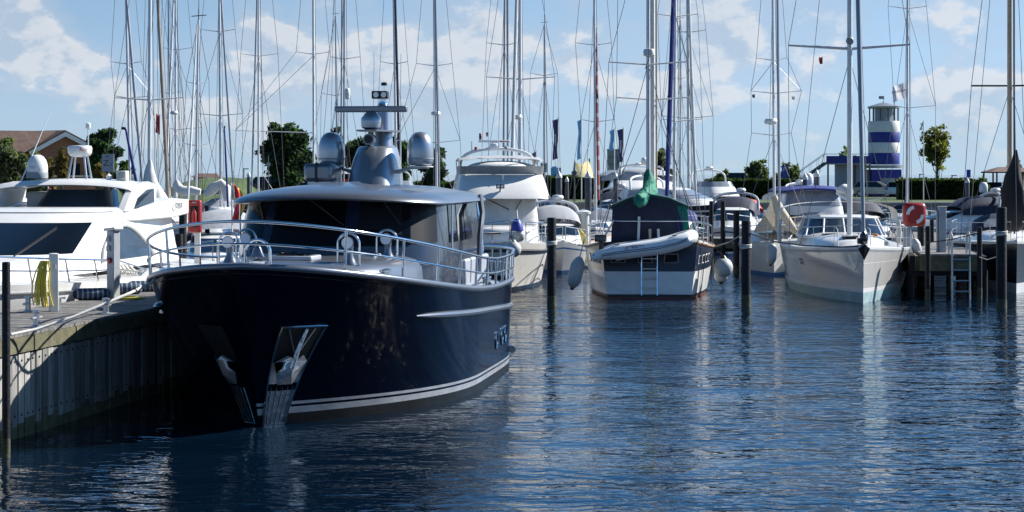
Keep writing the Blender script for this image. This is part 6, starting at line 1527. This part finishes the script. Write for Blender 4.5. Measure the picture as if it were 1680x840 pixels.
def tree(name, lab, px, Y, ytop, wpx, kind, trunk=.3, nclump=16, n=2600, size=.2, conic=0., cat='tree', base=LZ, group=None, lean=0.):
    X = PX(px, Y); zt = PZ(ytop, Y); hgt = zt - base; rad = wpx * Y / F / 2 * 1.15
    t = thing(name, lab, cat, (X, Y, base), 0, group); o = Vector((X, Y, base))
    z0 = hgt * trunk; cl = []
    for i in range(nclump):
        f = (i + rnd.random() * .8) / nclump; prof = math.sin(math.pi * ((.16 + .6 * f) if kind != 'lime' else (.13 + .74 * f))) if not conic else (1 - f) ** conic * .95 + .12
        a = rnd.random() * 6.28; q = rnd.uniform(.25, .8) * rad * prof
        r = rad * rnd.uniform(.3, .5) * max(.55, prof)
        cl.append((o + Vector((q * math.cos(a) + lean * f, q * math.sin(a), z0 + (hgt - z0) * (.08 + .88 * f))), (r, r, r * rnd.uniform(.6, .9))))
    cl.append((o + Vector((lean * .5, 0, lerp(z0, hgt, .5))), (rad * .6, rad * .6, (hgt - z0) * .36)))
    foliage('crown', t, cl, n, size, LEAF[kind])
    rb = max(.06, hgt * .022)
    mb = MB(); mb.tube([o + Vector((0, 0, -.1)), o + Vector((.03, 0, z0)), o + Vector((lean * .6, 0, hgt * .7))], [rb, rb * .8, rb * .3], 8); 
    for c, r in cl[::3]: mb.tube([o + Vector((0, 0, min(z0, c.z - o.z) * .95)), o.lerp(c, .6) * 1., c], [rb * .4, rb * .25, rb * .1], 5)
    mb.build('trunk', 'bark', t, world=True); return t
GT = 'trees on the far shore'
tree('pine_tree', 'large dark pine left of the silver satellite domes', 468, 150, 206, 84, 'pine', .12, 26, 5200, .2, group=GT)
tree('pine_tree', 'dark pine behind the left satellite dome', 548, 152, 204, 46, 'pine', .15, 16, 2800, .2, conic=.5, group=GT)
tree('pine_tree', 'dark pine standing between the silver pylon and the left dome', 598, 156, 216, 60, 'pine', .15, 16, 3000, .2, group=GT)
tree('pine_tree', 'dark pine behind the navy yacht pylon on its right', 655, 154, 222, 50, 'pine', .15, 16, 2800, .2, group=GT)
tree('pine_tree', 'dark pine right of the right satellite dome', 712, 150, 236, 46, 'pine', .15, 16, 2800, .2, group=GT)
tree('pine_tree', 'dark conifer at the right end of the brick house', 172, 149, 209, 58, 'pine', .1, 22, 4200, .2, group=GT)
tree('broadleaf_tree', 'bushy grey green tree at the left edge before the brick house', 14, 138, 226, 52, 'shrub', .1, 18, 3600, .17, group=GT)
tree('broadleaf_tree', 'bushy tree with pale leaves right of the left edge tree', 52, 140, 250, 38, 'shrub', .1, 16, 2400, .17, group=GT)
tree('broadleaf_tree', 'rusty leaved small tree in front of the brick gable', 101, 141, 240, 22, 'rust', .25, 14, 1200, .16, group=GT)
tree('broadleaf_tree', 'low rusty shrub under the brick gable on its left', 80, 141.5, 258, 22, 'rust', .1, 12, 900, .16, group=GT)
tree('broadleaf_tree', 'small rusty tree below the grey letter sign', 163, 142, 262, 28, 'rust', .3, 10, 1100, .15, group=GT)
tree('broadleaf_tree', 'slim green shrub right of the grey letter sign', 205, 143, 262, 36, 'dark', .1, 12, 1400, .16, group=GT)
tree('round_tree', 'small round tree on a bare trunk right of the lighthouse tower', 1537, 176, 203, 58, 'lime', .34, 22, 1700, .17, group=GT)
tree('shrub', 'spiky green shrub above the hedge left of the parking sign', 1246, 172, 259, 44, 'shrub', .05, 12, 1300, .2, cat='shrub', group=GT)
tree('shrub', 'green shrub behind the parking sign', 1298, 173, 268, 46, 'shrub', .05, 12, 1300, .2, cat='shrub', group=GT)
tree('shrub', 'thin pale shrub beside the parked white car', 1183, 176, 276, 26, 'shrub', .05, 8, 500, .2, cat='shrub', group=GT)
tree('shrub', 'thin green tree behind the blue stair platform', 1388, 196, 238, 32, 'shrub', .2, 10, 700, .2, cat='shrub', group=GT)
tree('shrub', 'green shrub between the ketch mast and the blue furled sail', 1086, 172, 246, 44, 'shrub', .05, 12, 1300, .2, cat='shrub', group=GT)
tree('shrub', 'round bush at the end of the right hedge beside the shelter', 1607, 160, 293, 40, 'dark', .02, 12, 1500, .16, cat='shrub', group=GT)
tree('shrub', 'dark tree behind the shelter at the right edge', 1668, 190, 262, 36, 'dark', .2, 10, 900, .2, cat='shrub', group=GT)
def hedge(lab, xa, xb, Y, ytop, depth, kind, n):
    a, b = PX(xa, Y), PX(xb, Y); zt = PZ(ytop, Y); t = thing('hedge', lab, 'hedge', ((a + b) / 2, Y, LZ), 0, 'clipped hedges on the far shore')
    o = Vector(((a + b) / 2, Y, LZ)); h = zt - LZ; w_ = (b - a) / 2
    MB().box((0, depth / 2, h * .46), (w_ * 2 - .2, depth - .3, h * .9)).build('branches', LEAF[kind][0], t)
    vs, fs, mi = [], [], []
    for _ in range(n):
        if rnd.random() < .6: p = o + Vector((rnd.uniform(-w_, w_), rnd.uniform(-.1, .12), rnd.random() * h))
        else: p = o + Vector((rnd.uniform(-w_, w_), rnd.uniform(0, depth), h * rnd.uniform(.88, 1.02 + .1 * rnd.random() ** 3)))
        s_ = .14 * rnd.uniform(.6, 1.4); u = Vector((rnd.gauss(0, 1), rnd.gauss(0, 1), rnd.gauss(0, 1))).normalized(); v = u.orthogonal(); w2 = u.cross(v)
        k = len(vs); vs += [p - v * s_, p + w2 * s_ * .6, p + v * s_, p - w2 * s_ * .6]; fs.append((k, k + 1, k + 2, k + 3)); mi.append(rnd.choice((0, 1, 1, 2)))
    mb = MB(); mb.v, mb.f, mb.m = vs, fs, mi; mb.build('leaves', LEAF[kind], t, world=True, smooth=False, fix=False)
hedge('long dark clipped hedge behind the dark blue motor cruiser', 1166, 1320, 168, 296, 2.4, 'hedge', 5000)
hedge('clipped hedge behind the small round tree at right', 1476, 1600, 165, 296, 2.2, 'hedge', 4200)
hedge('clipped hedge behind the trawler and the capped piles', 870, 1062, 168, 291, 2.2, 'hedge', 5000)
hedge('low hedge behind the navy yacht roof', 420, 770, 165, 300, 2.2, 'hedge', 5000)

# ---- the brick house
def brick_house():
    D = 152; t = thing('brick_house', 'red brick house with white gable trim and brown tiled roof', 'house', P(118, 300, D) * 1)
    o = t.location; t.location.z = LZ
    g0, g1 = PX(60, D), PX(182, D); pk = P(107, 217, D); el, er = P(52, 250, D), P(186, 261, D)
    back = Vector((-7.5, 9, 0))
    face = [Vector((g0, D, LZ)), Vector((g1, D, LZ)), Vector((g1, D, PZ(257, D))), Vector((pk.x, D, pk.z - .15)), Vector((g0, D, PZ(247, D)))]
    MB().prism(face, (-4, 9, 0)).build('wall', 'brick', t, world=True, smooth=False)
    side = [Vector((g0, D + .02, LZ)), Vector((g0 - 9, D + .02, LZ)), Vector((g0 - 9, D + .02, PZ(252, D))), Vector((g0, D + .02, PZ(252, D)))]
    MB().prism(side, (0, 8, 0)).build('side_wall', 'brick', t, world=True, smooth=False)
    for e, nm in ((el, 'roof'), (er, 'roof')):
        u = Vector((0, 0, .16))
        q = [pk + Vector((0, -.25, 0)), e + Vector((0, -.25, 0)), e + Vector((-4, 9, 0)), pk + Vector((-4, 9, 0))]
        MB().prism(q, u).build(nm, 'rooftile', t, world=True, smooth=False)
    q = [pk + Vector((-.3, .6, -.05)), pk + Vector((-9.5, .6, -.05)), P(-40, 252, D - .5), P(40, 252, D - .5)]
    MB().prism(q, (0, 0, .15)).build('side_roof', 'rooftile', t, world=True, smooth=False)
    for e in (el, er):
        d = (e - pk); dn = Vector((-d.z, 0, d.x)).normalized(); dn = dn if dn.z < 0 else -dn
        q = [pk + Vector((0, -.28, .02)), e + Vector((0, -.28, .02)), e + dn * .28 + Vector((0, -.28, 0)), pk + Vector((0, -.28, -.34))]
        MB().prism(q, (0, .06, 0)).build('gable_board', 'paper', t, world=True, smooth=False)
    for px in (93, 122, 148):
        c = P(px, 279, D - .03); w = MB().box(c, (.75, .1, 1.0)).build('window', 'blueglass', t, world=True)
        MB().box(P(px, 289, D - .12), (1.3, .2, .12)).build('sill', 'paper', w, world=True)
brick_house()
C.objects['brick_house'].rotation_euler.z = R(26); C.objects['brick_house'].scale = (1.08, 1, 1)

# ---- lighthouse tower with its stair platform
def tower():
    D = 190; X = PX(1450, D); t = thing('lighthouse_tower', 'blue and white banded harbour lookout tower with open lantern top', 'tower', (X, D, LZ)); r = 25.5 * D / F
    z = lambda py: PZ(py, D) - LZ
    MB().box((0, 0, z(278) / 2), (r * 1.9, r * 1.9, z(278))).build('base', 'towerblue', t)
    MB().box((.1, -r * .95, z(305)), (1.4, .06, z(292) - z(318))).build('door_panel', 'midgrey', t)
    MB().lathe([(r * 1.25, z(276)), (r * 1.25, z(271))], (0, 0, 0), 28).build('gallery', 'midgrey', t)
    for a, b, m in ((270, 251, 'towerblue'), (251, 234, 'towerwhite'), (234, 217, 'towerblue'), (217, 199, 'towerwhite')):
        MB().lathe([(r, z(a)), (r * 1.003, z(a) + .02), (r * 1.003, z(b) - .03), (r * .99, z(b))], (0, 0, 0), 32).build('band', m, t)
    MB().lathe([(r * .6, z(199) - .02), (r * .6, z(178))], (0, 0, 0), 16).build('lantern_core', 'clearvinyl', t)
    for k in range(12):
        a = 2 * math.pi * k / 12 + .1
        MB().tube([(r * .93 * math.cos(a), r * .93 * math.sin(a), z(199)), (r * .93 * math.cos(a), r * .93 * math.sin(a), z(177))], .06, 6).build('column', 'pilegrey', t)
    MB().lathe([(r * 1.02, z(178)), (r * 1.04, z(175)), (r * .4, z(170)), (.1, z(168)), (0, z(164))], (0, 0, 0), 28).build('roof', 'mastgrey', t)
    MB().tube([(0, 0, z(170)), (0, 0, z(158))], .03, 6).build('vane_stem', 'wire', t)
    MB().box((-.25, 0, z(160)), (.5, .03, .3)).build('wind_vane', 'midgrey', t)
    # platform and stair
    xa, xb = PX(1352, D) - X, -r - .02
    MB().box(((xa + xb) / 2, -.2, z(269)), (xb - xa, 2.4, .12)).build('platform', 'midgrey', t)
    MB().box(((xa + xb) / 2, -1.42, z(262)), (xb - xa, .06, (z(256) - z(268)))).build('parapet', 'towerblue', t)
    MB().tube([(xa, -1.42, z(253)), (xb, -1.42, z(253))], .03, 6).build('platform_rail', 'brushed', t)
    for px in (1356, 1400, 1424): MB().tube([(PX(px, D) - X, -.9, 0), (PX(px, D) - X, -.9, z(270))], .09, 8).build('platform_post', 'pilegrey', t)
    MB().box(((xa + xb) / 2 + .5, .3, z(269) / 2), (xb - xa - 1.4, 1.2, z(271))).build('store_wall', 'canvas_grey', t)
    xs = PX(1302, D) - X
    A0, A1 = Vector((xs, -1.4, z(305))), Vector((xa, -1.4, z(270)))
    for dy in (0, 1.2):
        MB().prism([A0 + Vector((0, dy, 0)), A1 + Vector((0, dy, 0)), A1 + Vector((0, dy, .3)), A0 + Vector((0, dy, .3))], (0, .06, 0)).build('stringer', 'pilegrey', t, smooth=False)
        MB().tube([A0 + Vector((0, dy, 1.1)), A1 + Vector((0, dy, 1.1))], .03, 6).build('stair_rail', 'brushed', t)
        for f in (0, .25, .5, .75, 1): MB().tube([A0.lerp(A1, f) + Vector((0, dy, .2)), A0.lerp(A1, f) + Vector((0, dy, 1.1))], .02, 5).build('baluster', 'brushed', t)
    mb = MB()
    for k in range(14): mb.box(A0.lerp(A1, k / 13) + Vector((0, .62, .15)), (.3, 1.15, .04))
    mb.build('treads', 'midgrey', t)
    MB().box((PX(1298, D) - X, -.8, z(300)), (.7, .9, .9)).build('stair_foot_panel', 'towerblue', t)
tower()

# ---- parked cars
def car(lab, px, Y, rz, m, L=4.3, z=LZ, van=False):
    t = thing('parked_car', lab, 'car', (PX(px, Y), Y, z), rz, 'cars parked on the far shore'); w_ = .88
    prof = [(-2.1, .3), (-2.15, .75), (-2.05, .95), (-1.2, 1.0), (1.95, .95), (2.12, .7), (2.1, .3)] if not van else [(-2.1, .3), (-2.15, .9), (-2.1, 1.0), (-1.2, 1.02), (1.9, 1.0), (2.12, .8), (2.1, .3)]
    rings = [[Vector((x, y * w_, zz)) for x, zz in prof] for y in (-1, -.96, .96, 1)]
    for r_, k in ((rings[0], .9), (rings[3], .9)):
        for q in r_: q.z = .3 + (q.z - .3) * .93
    MB().loft(rings, caps=True).build('body', m, t, angle=35)
    cab = [[Vector((x, y, 0.94)) for x, y in ((-2., -.8), (1.15, -.8), (1.15, .8), (-2., .8))], [Vector((x, y, 1.46)) for x, y in ((-1.65, -.62), (.3, -.62), (.3, .62), (-1.65, .62))]]
    MB().loft(cab).build('cabin_glass', 'glass', t, angle=20)
    MB().box((-.66, 0, 1.475), (2.0, 1.28, .05)).build('roof', m, t, bevel=.02)
    for sy in (-1, 1):
        for (xa, xb) in ((1.15, .3), (-.6, -.62), (-2., -1.65)): MB().tube([(xa, .8 * sy, .95), (xb, .63 * sy, 1.46)], .04, 5).build('pillar', m, t)
    for sx in (-1.35, 1.3):
        for sy in (-.8, .8):
            wl = MB().lathe([(.0, -.1), (.31, -.1), (.33, -.06), (.33, .06), (.31, .1), (0, .1)], (sx, sy, .33), 18, (0, 1, 0)).build('wheel', 'black', t)
            MB().lathe([(0, 0), (.19, 0), (.2, .015)], (sx, sy + (.1 if sy > 0 else -.1), .33), 14, (0, 1 if sy > 0 else -1, 0)).build('rim', 'brushed', wl)
    for sy in (-.68, .68):
        MB().box((2.1, sy, .68), (.06, .3, .14)).build('headlight', 'lens', t); MB().box((-2.13, sy, .8), (.06, .28, .16)).build('taillight', 'red', t)
    return t
car('white estate car parked before the lighthouse tower on its right', 1476, 189.0 - 3, R(62), 'carwhite')
car('silver car with dark roof parked left of the white estate car', 1436, 186, R(-20), 'carsilver')
car('dark blue car parked above the hedge left of the white hatchback', 1192, 178, R(172), 'cardark', z=LZ + .85)
car('white hatchback parked above the long dark hedge', 1212, 179, R(8), 'carwhite', z=LZ + .85)
car('dark car parked behind the navy yacht roof at left', 452, 160, R(10), 'cardark', z=LZ + .5)
car('red car parked behind the silver life raft box', 490, 158, R(170), 'carred', z=LZ + .3)
car('red and pale van parked behind the silver pylon', 568, 160, R(12), 'carred', z=LZ + .75, van=True)
car('small dark car under the shelter at the right edge', 1640, 172, R(60), 'cardark')

# ---- shelter at the right edge and the pavilion in the middle
def shelter(lab, xa, xb, Y, yroof, yeave, cat='shelter', m='rooftile', posts=4, name='open_shelter'):
    a, b = PX(xa, Y), PX(xb, Y); t = thing(name, lab, cat, ((a + b) / 2, Y, LZ)); h = (b - a) / 2; ze, zr = PZ(yeave, Y) - LZ, PZ(yroof, Y) - LZ
    MB().loft([[Vector((-h, -2, ze)), Vector((h, -2, ze)), Vector((h, 2, ze)), Vector((-h, 2, ze))], [Vector((-h, -2, ze + .12)), Vector((h, -2, ze + .12)), Vector((h, 2, ze + .12)), Vector((-h, 2, ze + .12))], [Vector((-h * .45, -.1, zr)), Vector((h * .45, -.1, zr)), Vector((h * .45, .1, zr)), Vector((-h * .45, .1, zr))]], caps=True).build('roof', m, t, smooth=False)
    for k in range(posts):
        x = lerp(-h * .9, h * .9, k / (posts - 1))
        for yy in (-1.7, 1.7): MB().tube([(x, yy, 0), (x, yy, ze)], .08, 6).build('post', 'bark', t)
    return t
shelter('open sided dark roofed shelter at the right edge of the shore', 1618, 1690, 175, 274, 284)
shelter('open pavilion with shallow grey roof behind the ketch', 982, 1044, 150, 279, 290, m='mastgrey', name='open_pavilion')
# far towers, awning, signs
t = thing('concrete_tower', 'grey concrete tower rising behind the navy and sky blue banners', 'tower', (PX(1006, 240), 240, LZ))
zz = PZ(246, 240) - LZ
MB().box((0, 0, zz / 2), (1.45, 1.4, zz)).build('shaft', stripes_mat('concrete_courses', (.26, .27, .28), (.19, .2, .21), 2, 1.1, .8, .6), t)
MB().box((0, 0, zz + .05), (1.6, 1.55, .1)).build('coping', 'mastgrey', t)
t = thing('blue_tower', 'pale blue tower block far away behind the navy banner flag', 'tower', (PX(912, 255), 255, LZ)); zz = PZ(275, 255) - LZ
MB().box((0, 0, zz / 2), (1.35, 1.3, zz)).build('shaft', 'flagsky', t); MB().box((-.2, 0, zz + .08), (.6, .8, .16)).build('plant_room', 'flagsky', t)
t = thing('awning', 'pale yellow awning stretched between poles behind the capped piles', 'awning', (PX(960, 146), 146, LZ))
g = []
for j in range(7):
    f = j / 6; a = P(lerp(943, 948, f), lerp(266, 290, f), 146); b = P(lerp(966, 975, f), lerp(262, 292, f), 147.5)
    g.append([a.lerp(b, i / 8) + Vector((0, -.3 * math.sin(i / 8 * math.pi), -.22 * math.sin(i / 8 * math.pi) * (1 - f))) for i in range(9)])
MB().loft(g, ring_closed=False).build('cloth', 'sunsail', t, world=True)
for px, Y, yt in ((943, 146, 264), (967, 147.5, 260)): MB().tube([(PX(px, Y), Y, LZ), P(px, yt, Y)], .05, 6).build('awning_pole', 'pilegrey', t, world=True)
def sign(name, lab, px, py, D, w_, h_, m, txt=(), pole=True, base=LZ, round_=False, cat='sign'):
    c = P(px, py, D); t = thing(name, lab, cat, (c.x, D, base)); z = c.z - base
    if round_: MB().lathe([(0, 0), (w_ / 2, 0), (w_ / 2, .04), (0, .04)], (0, -.03, z), 20, (0, -1, 0)).build('disc', m, t)
    else: MB().box((0, 0, z), (w_, .05, h_)).build('board', m, t)
    if pole: MB().tube([(0, .06, 0), (0, .06, z + h_ * .5 + (.5 if round_ else 0))], .04, 6).build('pole', 'pilegrey', t)
    for s_, sz, dx, dz, mm in txt: text('lettering', s_, sz, mm, t, (dx, -.03, z + dz), (R(90), 0, 0), .004)
    return t
sign('letter_sign', 'grey harbour sign with a big letter Z above the white yacht', 177, 267, 66, .42, .6, 'zsign', [('Z', .3, -.06, -.02, 'black'), ('E', .12, .12, -.08, 'black'), ('0000', .06, -.02, .22, 'black')], base=0.)
sign('cross_sign', 'small grey sign with a black X right of the trawler flybridge', 892, 275, 82, .27, .4, 'zsign', [('X', .22, 0, 0, 'black')], base=0.)
sign('parking_sign', 'blue parking sign with a white letter P left of the lighthouse stair', 1287, 282, 168, .5, 1.1, 'signblue', [('P', .5, 0, .22, 'paper')], cat='parking sign')
sign('disc_sign', 'round dark disc on a pole behind the pale yellow awning', 942, 284, 144, .42, .42, 'pilegrey', (), True, LZ, True)
sign('marker_sign', 'round pale disc on a red and white pole before the dark pine', 440, 270, 146, .35, .35, 'zsign', (), True, LZ, True)
# tall banner flags on poles
def banner(lab, px, yt, yb, D, w_, m, wr, wm, side=-1):
    t = thing('banner_flag', lab, 'banner', (PX(px, D), D, LZ), 0, 'tall banner flags on the far shore'); zt, zb = PZ(yt, D) - LZ, PZ(yb, D) - LZ
    MB().tube([(0, 0, 0), (0, 0, zt + .1)], .04, 6).build('banner_pole', 'mastwhite', t)
    g = []
    for j in range(15):
        f = j / 14; g.append([Vector((side * (.03 + w_ * u * (.85 + .15 * math.cos(f * 5))) + .06 * math.sin(f * 6), .12 * math.sin(u * 5 + f * 4) * u, lerp(zt, zb, f) - .12 * u)) for u in (0, .25, .5, .75, 1)])
    MB().loft(g, ring_closed=False).build('cloth', m, t)
    if wr:
        text('lettering', wr, w_ * .42, wm, t, (side * w_ * .5, -.17, (zt + zb) / 2 - .1), (R(90), R(-90 if side < 0 else 90), 0), .003)
    return t
banner('navy banner flag with white lettering, left one of the two navy banners', 916, 195, 260, 140, .42, 'flagnavy', 'HARBOUR', 'paper')
banner('sky blue banner flag with pale lower half left of the mast with red sail', 954, 196, 260, 142, .3, 'flagsky', 'MARINA', 'signblue')
banner('short sky blue banner flag in front of the concrete tower', 1008, 212, 246, 144, .36, 'flagsky', 'M', 'signblue')
banner('navy banner flag right of the concrete tower with a red mark', 1023, 211, 265, 141, .46, 'flagnavy', 'HARBOUR', 'paper')
banner('purple banner flag behind the trawler radar arch', 880, 249, 278, 139, .32, 'flagpurple', None, None)
banner('tiny white banner flag at the left of the small round tree', 1515, 200, 212, 150, .26, 'paper', None, None)
# street lamps, fence, low building far off
for px, yt, Y, lab in ((400, 277, 170, 'thin street lamp with flat head left of the capped pile'), (1509, 286, 175, 'short dark bollard lamp left of the small round tree'), (1562, 288, 175, 'short dark lamp post right of the small round tree')):
    t = thing('street_lamp', lab, 'street lamp', (PX(px, Y), Y, LZ)); z = PZ(yt, Y) - LZ
    MB().tube([(0, 0, 0), (0, 0, z)], .05, 6).build('pole', 'pilegrey', t); MB().box((.18, 0, z), (.5, .16, .08)).build('lamp_head', 'pilegrey', t)
t = thing('low_hut', 'low dark roofed hut behind the grass bank at left', 'hut', (PX(340, 190), 190, LZ + .2)); zz = PZ(291, 190) - LZ - .2
MB().box((0, 0, zz / 2), (2.4, 2, zz)).build('wall', 'brick', t); MB().loft([[Vector((x * 1.5, y * 1.4, zz)) for x, y in ((-1, -1), (1, -1), (1, 1), (-1, 1))], [Vector((x * .9, y * .05, zz + .4)) for x, y in ((-1, -1), (1, -1), (1, 1), (-1, 1))]], caps=True).build('roof', 'rooftile', t, smooth=False)
